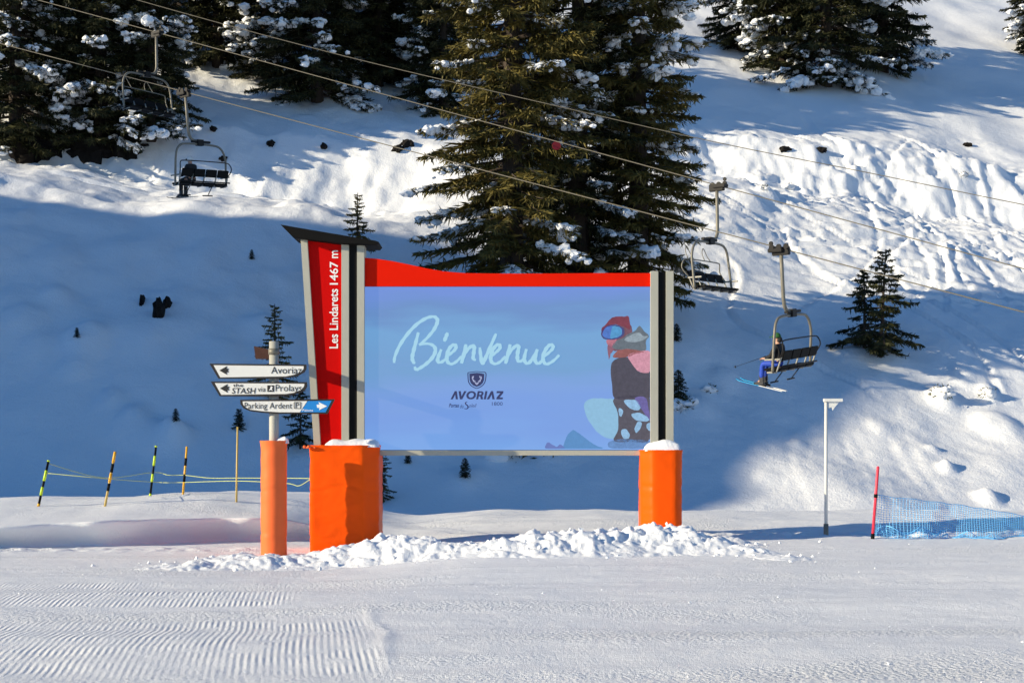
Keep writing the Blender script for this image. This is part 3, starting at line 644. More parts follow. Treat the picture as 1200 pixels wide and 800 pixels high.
# shield with a stag's head
sh = lambda k, cx=557, cy=278: [(cx+(x-cx)*k, cy+(y-cy)*k) for x, y in [(438,188),(500,180),(557,174),(615,180),(677,192),(672,290),(650,340),(612,375),(557,397),(500,375),(462,340),(443,290)]]
on_screen(poly(C1(sh(0.84)), E1, 0.0015, 'shield', D_TXT, None))
on_screen(ribbon([C1(sh(1.0)+[sh(1.0)[0]])], 1.0, E1, 'shield_outline', D_TXT, None, taper=0))
L_TXT = led('pale_emblem', (176,184,222))
on_screen(ribbon([C1(p) for p in [[(500,235),(498,268),(515,295),(540,305)],[(515,232),(508,255),(500,265)],[(612,235),(618,262),(600,292),(574,305)],[(596,232),(600,250),(612,262)],[(530,312),(557,345),(586,312)],[(545,318),(557,348),(570,318)],[(518,280),(512,302),(530,312)],[(598,280),(604,302),(586,312)]]], 1.0, E2, 'stag_emblem', L_TXT, None, taper=0.4))
on_screen(text_mesh('1800', 576.5, 589, 470.8, 475, E2, D_TXT, None))
on_screen(text_mesh('Portes', 526, 538, 472.5, 477.2, E2, D_TXT, None, shear=0.3, bold=0.02))
on_screen(text_mesh('du', 539, 543.5, 473.5, 478, E2, D_TXT, None, shear=0.3))
on_screen(text_mesh('oleil', 549.5, 558.5, 472.8, 477, E2, D_TXT, None, shear=0.3))
on_screen(ribbon([C1([(430,578),(406,590),(410,610),(432,628),(440,655),(420,672),(385,668)])], 1.3, E2, 'lettering', D_TXT, None, taper=0.6))
# the snowboarder picture: flat shapes on the lit wall
SB = lambda pts: [(660+x/4.207, 350+y/4.207) for x, y in pts]
def rounded(pts, k=4, rough=3.0):
    P = [Vector((x, y, 0)) for x, y in pts]; n = len(P); out = []
    for i in range(n):
        a, b_, c_, d_ = P[i-1], P[i], P[(i+1) % n], P[(i+2) % n]
        for j in range(k):
            t = j/k; q = 0.5*((2*b_)+(c_-a)*t+(2*a-5*b_+4*c_-d_)*t*t+(3*b_-a-3*c_+d_)*t**3)
            q += Vector((float(noise(q.x/14, q.y/14, 95)), float(noise(q.x/14, q.y/14, 96)), 0))*rough
            out.append((min(q.x, 428), min(q.y, 738)))
    return out
pic = lambda name, c, pts, D=E1, k=1.0: on_screen(poly(SB(rounded(pts)), D, 0.001, 'picture_shape', led(name, c, k), None))
pic('pic_peak', (92,148,206), [(0,730),(12,690),(28,662),(48,646),(66,655),(88,670),(120,695),(160,722),(190,738),(0,740)])
pic('pic_peak2', (108,128,196), [(-84,737),(-82,712),(-70,706),(-58,716),(-44,722),(-30,728),(-16,716),(0,726),(2,738)])
pic('pic_board', (146,196,230), [(104,520),(124,497),(160,490),(220,492),(262,500),(300,560),(320,640),(322,690),(262,692),(206,682),(166,654),(128,604),(108,560)])
pic('pic_trousers', (88,86,100), [(252,490),(400,478),(432,520),(432,690),(330,704),(250,700),(272,640),(268,560)], E2)
pic('pic_jacket', (78,76,92), [(236,330),(262,296),(320,290),(356,340),(380,362),(432,360),(432,476),(400,484),(330,490),(254,490),(240,420)], E2)
pic('pic_pink', (214,152,172), [(318,282),(360,262),(432,262),(432,356),(382,362),(350,336)], E3)
pic('pic_collar', (150,92,92), [(246,290),(268,256),(330,248),(400,262),(360,270),(318,286)], E3)
pic('pic_fur', (104,116,128), [(246,246),(252,214),(290,196),(326,170),(352,160),(376,134),(400,160),(424,186),(408,206),(404,256),(330,252)], E2)
pic('pic_fur_light', (150,166,178), [(300,204),(330,180),(372,166),(392,182),(418,186),(392,204),(350,214)], E3)
pic('pic_head_backing', (120,84,100), [(238,150),(300,118),(332,128),(340,168),(318,214),(286,250),(250,256),(236,222)], E1)  # dark hair and hood shape filling the gap behind the head
pic('pic_hair', (146,96,116), [(222,226),(244,232),(246,254),(232,276),(226,300),(220,262)], E2)
pic('pic_face', (190,120,138), [(214,204),(262,192),(258,214),(244,234),(222,228)], E2)
pic('pic_hat', (128,58,78), [(192,178),(190,146),(210,126),(232,100),(258,88),(300,88),(324,90),(328,150),(306,140),(282,132),(250,126),(214,136),(200,160)], E3)
pic('pic_goggle_rim', (70,74,128), [(188,172),(200,142),(234,127),(270,130),(298,146),(298,178),(266,198),(226,202),(198,196)], E3)
pic('pic_goggle_lens', (78,122,206), [(194,174),(206,146),(236,133),(268,136),(288,148),(288,176),(262,191),(226,195),(202,190)], DS-0.0085)
pic('pic_goggle_glint', (84,158,212), [(232,192),(244,136),(268,137),(286,149),(287,174),(262,190)], DS-0.0105)
pic('pic_purple', (110,102,168), [(352,490),(404,486),(420,540),(432,600),(414,584),(384,540)], E3)
pic('pic_base', (104,146,202), [(244,696),(432,700),(432,738),(240,738)], E2)
for j, pts in enumerate([[(300,502),(350,498),(384,520),(372,548),(330,540)],[(336,570),(378,562),(424,590),(410,604),(360,598)],[(352,640),(366,606),(388,612),(380,640),(360,660)],[(286,650),(306,640),(326,664),(322,688),(294,684)],[(410,620),(430,612),(432,650),(414,640)],[(276,540),(296,552),(286,580),(274,570)]]):
    pic('pic_snow_patch_%d' % j, (150,194,232), pts, E3)
# red fascia above, rail below
fas = [(427,302),(440,303),(460,306),(480,310),(500,314.5),(520,318),(545,320),(580,320.5),(640,320.5),(700,320),(762,320)]
SP(fas + [(762,335.5),(427,335.5)], DS-0.01, 0.12, 'fascia', M_FASCIA)
SP([(427,527.5),(762,527.5),(762,533.5),(427,533.5)], DS-0.015, 0.16, 'bottom_rail', M_BEIGE, 0.004)
# right post: two pale profiles with a black channel between them
DP = DS-0.085
for x0, x1 in [(762.5,771.5),(780.5,789.5)]: SP([(x0,317.5),(x1,317.5),(x1,640),(x0,640)], DP, 0.30, 'post_profile', M_BEIGE, 0.004)
SP([(771.6,318.5),(780.4,318.5),(780.4,640),(771.6,640)], DP+0.035, 0.22, 'post_channel', M_BLACK)
for x0, x1 in [(400,409),(418.3,427)]: SP([(x0,284),(x1,285.5),(x1,650),(x0,650)], DP, 0.34, 'post_profile', M_BEIGE, 0.004)
SP([(409.1,284.5),(418.2,285.5),(418.2,650),(409.1,650)], DP+0.035, 0.24, 'post_channel', M_BLACK)
SP([(352,277),(360,278.5),(384,650),(375.8,650)], DP, 0.34, 'slanted_profile', M_BEIGE, 0.004)
TOT = SP([(359.5,278.5),(400.2,284),(400.2,650),(383.5,650)], DP+0.065, 0.12, 'totem_panel', M_RED)
for body, x0, y0, y1 in [('Les', 386.0, 391.5, 408), ('Lindarets', 386.0, 338.5, 386.5), ('1467', 386.3, 306.5, 333.5), ('m', 389.0, 293.5, 302.5)]:
    o = text_mesh(body, x0, 396.2, y0, y1, DP+0.061, M_LETTER, None, rot=True, bold=0.014); o.parent = TOT; o.matrix_parent_inverse = Matrix.Identity(4)
SP([(328.5,263),(345,266),(440,282),(444,283.5),(441,287),(400,285.2),(343.5,278.3)], DP-0.16, 0.72, 'roof_cap', M_ROOF, 0.006)

# ------------------------------------------------------------------ orange padding round the posts
def padding(name, plan, z0, z1, m, label, seed, wr=0.012, lean=(0,0), cols=10):
    """closed padded wrap following a plan outline, with creases; open look at the top hidden by a lid"""
    if len(plan) < 10:
        rp_ = []
        for i in range(len(plan)):
            a, b, c = Vector(plan[i-1]), Vector(plan[i]), Vector(plan[(i+1) % len(plan)])
            p_, q_ = b+(a-b).normalized()*0.05, b+(c-b).normalized()*0.05
            rp_ += [p_, (p_+q_+2*b)/4, q_]
        plan = [tuple(v) for v in rp_]
    P = []; n = len(plan)
    for i in range(n):
        a, b = Vector(plan[i]), Vector(plan[(i+1) % n]); k = max(2, int((b-a).length/0.05))
        for j in range(k): P.append((a.lerp(b, j/k), (b-a).normalized()))
    rows = int((z1-z0)/0.035); V = []; F = []; N = len(P); cx = sum(p[0].x for p in P)/N; cy = sum(p[0].y for p in P)/N
    for r in range(rows+1):
        t = r/rows; z = z0+(z1-z0)*t
        for p, d in P:
            nrm = Vector((d.y, -d.x)); sx = p.x*3.1 + p.y*2.3
            e = wr*(float(noise(sx*0.7+seed, z*5+0.6*sx, 80)) + 0.6*float(noise(sx*2+seed, z*11-1.2*sx, 81)))*1.6
            e += -0.010*math.exp(-((z-z0-0.22*(z1-z0)-0.05*math.sin(sx*2))/0.02)**2) - 0.012*math.exp(-((z-z0-0.62*(z1-z0)-0.06*math.sin(sx*1.6+1))/0.02)**2)
            e += 0.014*math.exp(-((1-t)/0.03)**2)
            q = p + nrm*e; V.append((q.x+lean[0]*t, q.y+lean[1]*t, z + (0.012*float(noise(sx*2, 3, 82)) if r == rows else 0)))
    for r in range(rows):
        for i in range(N): F.append((r*N+i, r*N+(i+1) % N, (r+1)*N+(i+1) % N, (r+1)*N+i))
    b = len(V); V.append((cx+lean[0], cy+lean[1], z1-0.02)); F += [(rows*N+i, rows*N+(i+1) % N, b) for i in range(N)]
    me = mesh(name, V, F, True); bm = bmesh.new(); bm.from_mesh(me); bmesh.ops.recalc_face_normals(bm, faces=bm.faces[:]); bm.to_mesh(me); bm.free()
    try: me.set_sharp_from_angle(angle=math.radians(38))
    except Exception: pass
    return tag(link(name, me, m), label, 'padding', 'orange post paddings')
def XD(px, D): return (px-600)/FPX*D
D1 = 24.52
padding('post_padding', [(XD(362.5,D1),D1),(XD(426,D1),D1),(XD(444.5,D1+0.3),D1+0.3),(XD(444.5,D1+0.3),D1+1.0),(XD(363,D1),D1+1.0)], -0.32, PX(0,521.5,D1).z, M_ORANGE,
    'wide bright orange padded box round the foot of the red totem', 3, 0.009)
k_ = PX(363, 524.5, D1-0.03); wide = [o_ for o_ in bpy.data.objects if o_.name.startswith('post_padding')][0]
MB().tube(catmull([k_+Vector((-0.10,-0.01,0.03)), k_+Vector((-0.06,-0.03,0.0)), k_+Vector((0,-0.02,0.02)), k_+Vector((0.10,-0.005,0.0))], 4), [0.02+0.012*math.sin(i*1.1) for i in range(13)], 6).build('tie_strap', M_ORANGE2, wide)
D2 = 24.55
padding('post_padding', [(XD(764.5,D2),D2),(XD(793,D2),D2),(XD(799.5,D2+0.12),D2+0.12),(XD(799.5,D2+0.12),D2+0.75),(XD(751,D2+0.3),D2+0.75),(XD(750.5,D2+0.22),D2+0.22)], -0.1, PX(0,527,D2).z, M_ORANGE,
    'narrow bright orange padded column round the right post of the screen', 9, 0.006)
DG = 23.90
cxp = XD(321.0, DG); rp = 15.2/FPX*DG
cyl = [(cxp+rp*math.cos(a), DG+rp*math.sin(a)) for a in [i*2*math.pi/14+0.22 for i in range(14)]]
padding('post_padding', cyl, -0.28, PX(0,516,DG).z, M_ORANGE2, 'slim faded orange padded tube round the direction signpost', 5, 0.004)
def snow_cap(px0, px1, py, D, d, hgt, seed, label, skew=0.0):
    xs = np.linspace(XD(px0,D), XD(px1,D), 22); ys = np.linspace(D+0.02, D+d, 12); X, Y = np.meshgrid(xs, ys)
    u = (X-xs[0])/(xs[-1]-xs[0])*2-1; v = (Y-ys[0])/(ys[-1]-ys[0])*2-1
    edge = np.clip(1-np.maximum(np.abs(u), np.abs(v))**4, 0, 1)**0.5
    Z = PX(0,py,D).z - 0.035 + hgt*edge*(0.75+0.45*noise(X*4+seed, Y*4, 90)+skew*u) + 0.03*edge
    i = np.arange(11*22).reshape(11, 22)[:, :-1].ravel(); V = np.stack([X.ravel(), Y.ravel(), Z.ravel()], 1)
    return tag(link('snow_cap', npmesh('snow_cap', V, np.stack([i, i+1, i+23, i+22], 1), True), M_SNOW), label, 'snow', 'snow caps on the paddings')
snow_cap(378, 444, 521.5, D1+0.04, 0.8, 0.14, 2, 'flat white snow cap on top of the wide orange padding', 0.1)
snow_cap(756, 799, 526, D2+0.05, 0.65, 0.19, 5, 'rounded white snow cap on the narrow orange padding at right', 0.25)
snow_cap(321, 336, 517, DG-0.1, 0.28, 0.10, 7, 'small clump of snow on top of the padded signpost tube', 0.2)

# ------------------------------------------------------------------ direction signpost
post = empty('direction_signpost', (cxp, DG, -0.2), 0, 'pale metal signpost with three arrow boards rising from the slim orange tube', 'signpost')
def onpost(o): o.parent = post; o.matrix_parent_inverse = post.matrix_basis.inverted(); return o
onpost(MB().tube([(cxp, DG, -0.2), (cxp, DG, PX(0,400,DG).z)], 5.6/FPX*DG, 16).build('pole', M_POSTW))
for yy in (412, 434, 456, 476): onpost(MB().disc((cxp, DG, PX(0,yy,DG).z), (0,0,1), 6.6/FPX*DG, 0.10, 16).build('clamp', M_GALV))
DB = DG-0.13
def board(outline, inner, m_in=M_WHITEP):
    b = onpost(poly(outline, DB, 0.035, 'sign_board', M_EDGE, None, 0.003))
    f = poly(inner, DB-0.004, 0.003, 'board_face', m_in, None); f.parent = b; f.matrix_parent_inverse = Matrix.Identity(4); return b
def ch(o, b): o.parent = b; o.matrix_parent_inverse = Matrix.Identity(4); return o
K = lambda pts: [(230+x/5.335, 370+y/5.335) for x, y in pts]
DT = DB-0.009
b1 = board(K([(82,298),(688,304),(688,330),(676,352),(640,372),(580,386),(500,392),(138,392)]), K([(108,308),(672,314),(670,332),(654,352),(610,368),(560,378),(150,384)]))
ch(poly(K([(144,341),(192,314),(190,330),(204,330),(197,341),(204,352),(190,352),(192,368)]), DT, 0.002, 'arrow', M_INK, None), b1)
ch(text_mesh('Avoriaz', *[230+468/5.335, 230+660/5.335], 370+318/5.335, 370+361/5.335, DT, M_INK, None), b1)
b2 = board(K([(90,410),(692,414),(692,440),(680,464),(640,484),(580,498),(500,504),(146,502)]), K([(116,420),(676,424),(673,442),(656,462),(610,480),(560,488),(156,493)]))
ch(poly(K([(148,453),(196,426),(194,442),(208,442),(201,453),(208,464),(194,464),(196,480)]), DT, 0.002, 'arrow', M_INK, None), b2)
ch(text_mesh('the', 230+230/5.335, 230+294/5.335, 370+424/5.335, 370+443/5.335, DT, M_EDGE, None, bold=0.01), b2)
ch(text_mesh('STASH', 230+222/5.335, 230+372/5.335, 370+450/5.335, 370+486/5.335, DT, M_EDGE, None, shear=0.15, bold=0.008), b2)
ch(text_mesh('via', 230+384/5.335, 230+434/5.335, 370+444/5.335, 370+474/5.335, DT, M_INK, None), b2)
ch(poly(K([(444,434),(486,434),(486,474),(444,474)]), DT, 0.0015, 'pictogram_field', M_INK, None), b2)
ch(poly(K([(468,438),(478,446),(472,456),(478,468),(466,462),(452,468),(462,454),(464,446)]), DT-0.002, 0.001, 'pictogram', M_LETTER, None), b2)
ch(text_mesh('Prolays', 230+496/5.335, 230+660/5.335, 370+430/5.335, 370+484/5.335, DT, M_INK, None), b2)
b3 = board(K([(274,524),(866,520),(820,612),(520,612),(420,606),(340,596),(296,578),(276,552)]), K([(290,534),(694,532),(648,602),(520,602),(420,596),(340,586),(306,570),(292,552)]))
ch(poly(K([(697,532),(846,530),(808,602),(651,602)]), DB-0.004, 0.003, 'blue_field', M_BLUEP, None), b3)
ch(text_mesh('Parking Ardent', 230+302/5.335, 230+600/5.335, 370+542/5.335, 370+592/5.335, DT, M_INK, None), b3)
ch(ribbon([K([(612,540),(654,540)]),K([(654,540),(652,578)]),K([(654,578),(612,578)]),K([(612,578),(612,540)])], 0.8, DT, 'pictogram_frame', M_INK, None, taper=0, k=1), b3)
ch(text_mesh('P', 230+622/5.335, 230+644/5.335, 370+544/5.335, 370+574/5.335, DT, M_INK, None), b3)
ch(poly(K([(818,564),(764,538),(770,554),(752,554),(756,574),(770,574),(768,588)]), DT, 0.002, 'arrow', M_LETTER, None), b3)
ch(text_mesh('Piétons', 230+664/5.335, 230+730/5.335, 370+582/5.335, 370+597/5.335, DT, M_LETTER, None), b3)
# fourth board, seen from its edge and back
bb = MB(); p0 = PX(297.5, 405.5, DG+0.75); p1 = PX(318, 410, DG+0.02); q0 = PX(299.5, 420.5, DG+0.75); q1 = PX(318, 420.5, DG+0.02); th = Vector((0.02, 0.03, 0))
bb.add([p0,p1,q1,q0,p0+th,p1+th,q1+th,q0+th], [(0,1,2,3),(7,6,5,4),(0,4,5,1),(1,5,6,2),(2,6,7,3),(3,7,4,0)]); onpost(bb.build('rear_board', M_BROWN))

# ------------------------------------------------------------------ chairlift
A1, A2 = PX(915,291,40.0), PX(217,108,53.0)
B1, B2 = PX(840,217,46.0), PX(183,38,59.0)
def cable(P0, P1, name, label, ext0=1.6, ext1=1.5, r=0.018):
    d = P1-P0; pts = [P0 + d*t for t in np.linspace(-ext0, 1+ext1, 40)]
    return tag(MB().tube(pts, r, 6).build(name, M_CABLE), label, 'cable', 'lift cables')
cable(A1, A2, 'lift_cable', 'lowest lift cable, carrying the two occupied chairs')
cable(B1, B2, 'lift_cable', 'middle lift cable, carrying the two empty chairs')
pts = [PX(x, y, D) for x, y, D in [(-60,-66,66),(160,0,63),(400,65,60),(640,121.5,57),(840,167,55),(1020,203,53),(1200,240,51),(1420,282,48.5)]]
tag(MB().tube(catmull(pts, 5), 0.017, 6).build('lift_cable', M_CABLE), 'uppermost thin cable crossing in front of the big spruces without chairs', 'cable', 'lift cables')
CC = 0.52                                             # the seat hangs to the right of the hanger
def make_chair(P, yaw, roll, label, raised=False):
    t = empty('lift_chair', P, 0, label, 'chairlift chair', 'four-seat lift chairs')
    t.rotation_mode = 'ZYX' if False else 'XYZ'
    t.matrix_world = Matrix.Translation(P) @ Matrix.Rotation(yaw, 4, 'Z') @ Matrix.Rotation(roll, 4, 'Y')
    def B(mb, name, m, par=None, bev=0): return mb.build(name, m, par or t, bev)
    g = B(MB().box(-0.07,0.07,-0.26,0.26,-0.20,0.04), 'grip', M_DARKST, None, 0.02)
    B(MB().box(-0.16,0.12,-0.10,0.34,-0.10,0.02), 'grip_lever', M_DARKST, g, 0.02)
    for y in (-0.22, 0.0, 0.22):
        B(MB().disc((-0.13, y, 0.05), (1,0,0), 0.075, 0.05, 12), 'wheel', M_DARKST, g)
    B(MB().disc((0.02, 0.30, 0.16), (1,0,0), 0.06, 0.05, 12), 'wheel', M_DARKST, g)
    B(MB().tube([(0,0,-0.15),(0,0,-0.7),(0,0,-1.42),(0.03,0,-1.58),(0.10,0,-1.70),(0.22,0,-1.77),(0.42,0,-1.79)], 0.055, 10), 'hanger', M_GALV)
    B(MB().box(0.12,1.02,-0.06,0.06,-1.84,-1.76).box(0.36,0.66,-0.09,0.09,-1.95,-1.72), 'suspension_bracket', M_DARKST, None, 0.012)
    h = 1.25
    loop = [(CC-h-0.02,0.10,-3.42),(CC-h,0.05,-2.9),(CC-h+0.02,0,-2.42),(CC-h+0.12,0,-2.12),(CC-h+0.32,0,-1.95),(CC-0.62,0,-1.90),(CC,0,-1.89),(CC+0.62,0,-1.90),(CC+h-0.32,0,-1.95),(CC+h-0.12,0,-2.12),(CC+h-0.02,0,-2.42),(CC+h,0.05,-2.9),(CC+h+0.02,0.10,-3.42)]
    B(MB().tube(catmull(loop, 4), 0.040, 9), 'bail_frame', M_GALV)
    B(MB().tube([(CC-h,0.10,-3.42),(CC+h,0.10,-3.42)], 0.032, 8), 'seat_beam', M_DARKST)
    B(MB().tube([(CC-h,-0.12,-3.30),(CC+h,-0.12,-3.30)], 0.026, 8), 'back_beam', M_DARKST)
    for k in range(4):
        x = CC-h+0.09+k*0.585
        s_ = B(MB().box(x,x+0.55,-0.10,0.42,-3.385,-3.325), 'seat', M_SEAT, None, 0.018)
        for j in range(5): B(MB().box(x+0.02,x+0.53,-0.07+j*0.10,-0.03+j*0.10,-3.415,-3.386), 'slat', M_DARKST, s_)
        bm_ = MB().box(x,x+0.55,-0.17,-0.11,-3.13,-2.85); 
        for v in bm_.V:
            if v.z > -3: v.y -= 0.09
        B(bm_, 'backrest', M_SEAT, None, 0.02)
    for k in range(5):
        x = CC-h+0.06+k*0.585
        B(MB().tube([(x,-0.16,-3.02),(x,-0.05,-3.30),(x,0.02,-3.44),(x,0.30,-3.44)], 0.026, 6), 'seat_bracket', M_PALEPL)
    for x in (CC-h+0.02, CC+h-0.02): B(MB().box(x-0.03,x+0.03,-0.15,0.34,-3.10,-3.05), 'armrest', M_PALEPL, None, 0.012)
    if raised: bar = [(CC-h+0.05,-0.12,-3.05),(CC-h-0.02,-0.34,-2.75),(CC-h+0.05,-0.30,-2.50),(CC-h+0.3,-0.28,-2.46),(CC,-0.28,-2.45),(CC+h-0.3,-0.28,-2.46),(CC+h-0.05,-0.30,-2.50),(CC+h+0.02,-0.34,-2.75),(CC+h-0.05,-0.12,-3.05)]
    else: bar = [(CC-h+0.05,-0.12,-3.05),(CC-h-0.02,-0.25,-2.82),(CC-h+0.04,-0.22,-2.62),(CC-h+0.25,-0.20,-2.56),(CC,-0.20,-2.55),(CC+h-0.25,-0.20,-2.56),(CC+h-0.04,-0.22,-2.62),(CC+h+0.02,-0.25,-2.82),(CC+h-0.05,-0.12,-3.05)]
    rb = B(MB().tube(catmull(bar, 3), 0.020, 7), 'restraint_bar', M_DARKST if not raised else M_GALV)
    for x in (CC-0.55, CC+0.55):
        if raised: B(MB().tube(catmull([(x,-0.28,-2.46),(x+0.05,-0.40,-2.25),(x+0.2,-0.44,-2.02),(x+0.36,-0.40,-2.2),(x+0.4,-0.28,-2.46)], 3), 0.014, 6), 'footrest', M_GALV, rb)
        else: B(MB().tube([(x,0.10,-3.42),(x,0.38,-3.74)], 0.016, 6).tube([(x-0.24,0.40,-3.75),(x+0.24,0.40,-3.75)], 0.024, 6), 'footrest', M_DARKST, rb)
    return t
YA = math.radians(54)
c1 = make_chair(A1, YA, math.radians(-7), 'lift chair on the right carrying the skier in blue trousers')
c2 = make_chair(A2, YA, math.radians(-6), 'lift chair at upper left carrying a rider in a white helmet')
c3 = make_chair(B1, YA+math.pi, math.radians(2), 'empty lift chair just right of the screen with its bar up', True)
c4 = make_chair(B2, YA+math.pi, math.radians(1), 'empty lift chair in front of the dark spruces at top left', True)

# ------------------------------------------------------------------ riders
def skin(name, V, E, R, m, parent, sub=2, root=0):
    me = bpy.data.meshes.new(name); me.from_pydata([tuple(v) for v in V], E, []); me.update()
    o = bpy.data.objects.new(name, me); COL.objects.link(o)
    o.modifiers.new('skin', 'SKIN'); sk = me.skin_vertices[0].data if len(me.skin_vertices) else None
    if sk is None:
        bm = bmesh.new(); bm.from_mesh(me); bm.verts.layers.skin.verify(); bm.to_mesh(me); bm.free(); sk = me.skin_vertices[0].data
    for i, r in enumerate(R):
        sk[i].radius = (r, r) if not isinstance(r, tuple) else r; sk[i].use_root = (i == root)
    s_ = o.modifiers.new('sub', 'SUBSURF'); s_.levels = sub; s_.render_levels = sub
    dg = bpy.context.evaluated_depsgraph_get(); ev = bpy.data.meshes.new_from_object(o.evaluated_get(dg)); bpy.data.objects.remove(o)
    ev.polygons.foreach_set('use_smooth', [True]*len(ev.polygons)); ev.materials.clear()
    return link(name, ev, m, parent)
def dome(c, rx, ry, rz, z0=-0.25, n=14, rings=7):
    V = []; F = []
    a0 = math.asin(z0)
    for i in range(rings+1):
        a = a0+(math.pi/2-a0)*i/rings
        for k in range(n): b = 2*math.pi*k/n; V.append((c[0]+rx*math.cos(a)*math.cos(b), c[1]+ry*math.cos(a)*math.sin(b), c[2]+rz*math.sin(a)))
    for i in range(rings):
        for k in range(n): F.append((i*n+k, i*n+(k+1) % n, (i+1)*n+(k+1) % n, (i+1)*n+k))
    F.append(tuple(range(n-1, -1, -1))); return V, F
def rider(chair, label, trousers, headgear, dx=0.0):
    x = CC-0.88+dx; z = -3.20
    p = empty('person', (0,0,0), 0, label, 'person', 'riders on the lift'); p.matrix_world = chair.matrix_world.copy()
    J = {'hip':(x,0.06,z),'waist':(x,0.05,z+0.20),'chest':(x,0.05,z+0.42),'neck':(x,0.07,z+0.57),'head':(x,0.10,z+0.70),'crown':(x,0.10,z+0.80)}
    V = [J[k] for k in ('hip','waist','chest','neck','head','crown')]; E = [(0,1),(1,2),(2,3),(3,4),(4,5)]; R = [0.13,0.12,0.14,0.055,(0.085,0.10),(0.06,0.07)]
    JV = [J['hip'],J['waist'],J['chest'],(x,0.055,z+0.54)]; JE = [(0,1),(1,2),(2,3)]; JR = [(0.19,0.15),(0.185,0.145),(0.20,0.15),0.09]
    TV = [J['hip'],(x,0.06,z+0.10)]; TE = [(0,1)]; TR = [(0.18,0.14),(0.16,0.13)]
    for s in (-1, 1):
        b = len(V); sh = (x+s*0.19,0.05,z+0.48); el = (x+s*0.27,0.18,z+0.22); wr = (x+s*0.17,0.42,z+0.15); pm = (x+s*0.15,0.50,z+0.15)
        V += [sh, el, wr, pm]; E += [(2,b),(b,b+1),(b+1,b+2),(b+2,b+3)]; R += [0.055,0.045,0.03,0.036]
        for f in range(5):                           # four curled fingers and a thumb leaving the side of the palm
            k = len(V); dx = (f-1.5)*0.018*s
            if f < 4:
                l = (0.032,0.038,0.036,0.028)[f]
                V += [(pm[0]+dx,pm[1]+0.045,pm[2]+0.006),(pm[0]+dx,pm[1]+0.045+l*0.7,pm[2]-0.018),(pm[0]+dx,pm[1]+0.035+l*0.5,pm[2]-0.045)]
            else: V += [(pm[0]-s*0.035,pm[1]-0.005,pm[2]-0.005),(pm[0]-s*0.045,pm[1]+0.025,pm[2]-0.02),(pm[0]-s*0.03,pm[1]+0.045,pm[2]-0.035)]
            E += [(b+3,k),(k,k+1),(k+1,k+2)]; R += [0.010,0.009,0.008]
        b = len(V); hp = (x+s*0.10,0.10,z-0.01); kn = (x+s*0.12,0.52,z+0.01); an = (x+s*0.11,0.58,z-0.44)
        V += [hp, kn, an, (x+s*0.11,0.70,z-0.52)]; E += [(0,b),(b,b+1),(b+1,b+2),(b+2,b+3)]; R += [0.085,0.06,0.045,0.04]
        b = len(JV); JV += [sh, el, (wr[0],wr[1]-0.02,wr[2])]; JE += [(2,b),(b,b+1),(b+1,b+2)]; JR += [0.085,0.070,0.055]
        b = len(TV); TV += [hp, kn, (an[0],an[1],an[2]+0.02)]; TE += [(0,b),(b,b+1),(b+1,b+2)]; TR += [0.115,0.085,0.075]
        bo = MB().box(x+s*0.11-0.055,x+s*0.11+0.055,0.50,0.78,z-0.60,z-0.50).box(x+s*0.11-0.05,x+s*0.11+0.05,0.50,0.65,z-0.505,z-0.30)
        bo.build('ski_boot', M_BOOT, p, 0.02)
    skin('body', V, E, R, M_SKIN, p); skin('jacket', JV, JE, JR, M_JACKET, p); skin('trousers', TV, TE, TR, trousers, p)
    hd = J['head']
    MB().add([(hd[0]-0.018,hd[1]+0.085,hd[2]+0.0),(hd[0]+0.018,hd[1]+0.085,hd[2]),(hd[0],hd[1]+0.125,hd[2]-0.012),(hd[0],hd[1]+0.088,hd[2]+0.04)], [(0,1,2),(0,2,3),(1,3,2),(0,3,1)]).build('nose', M_SKIN, p)
    for s in (-1, 1):
        v, f = dome((hd[0]+s*0.034, hd[1]+0.080, hd[2]+0.022), 0.013, 0.013, 0.010, -0.95, 8, 5); MB().add(v, f, True).build('eye', M_INK, p)
    MB().box(hd[0]-0.028,hd[0]+0.028,hd[1]+0.082,hd[1]+0.092,hd[2]-0.05,hd[2]-0.042).build('mouth', M_REDM, p)
    if headgear == 'cap':
        v, f = dome((hd[0],hd[1],hd[2]+0.035), 0.118, 0.13, 0.13, -0.1); MB().add(v, f, True).build('cap', M_GREEN, p)
        MB().prism([(0,0),(0.1,0),(0.1,0.1)], 0, 0.01) if False else MB().box(hd[0]-0.08,hd[0]+0.08,hd[1]+0.09,hd[1]+0.20,hd[2]+0.03,hd[2]+0.05).build('cap_peak', M_GREEN, p, 0.008)
        skin('hood', [(hd[0],hd[1]-0.07,hd[2]-0.13),(hd[0],hd[1]-0.10,hd[2]-0.02),(hd[0],hd[1]-0.06,hd[2]+0.03)], [(0,1),(1,2)], [0.10,0.085,0.06], M_JACKET, p)
    else:
        v, f = dome((hd[0],hd[1]-0.01,hd[2]+0.03), 0.125, 0.145, 0.14, -0.55); MB().add(v, f, True).build('helmet', M_HELM, p)
        MB().tube([(hd[0]+0.12*math.cos(a),hd[1]+0.135*math.sin(a),hd[2]+0.03) for a in [i*math.pi/7 for i in range(8)]], 0.03, 6).build('goggles', M_INK, p)
    return p, x, z
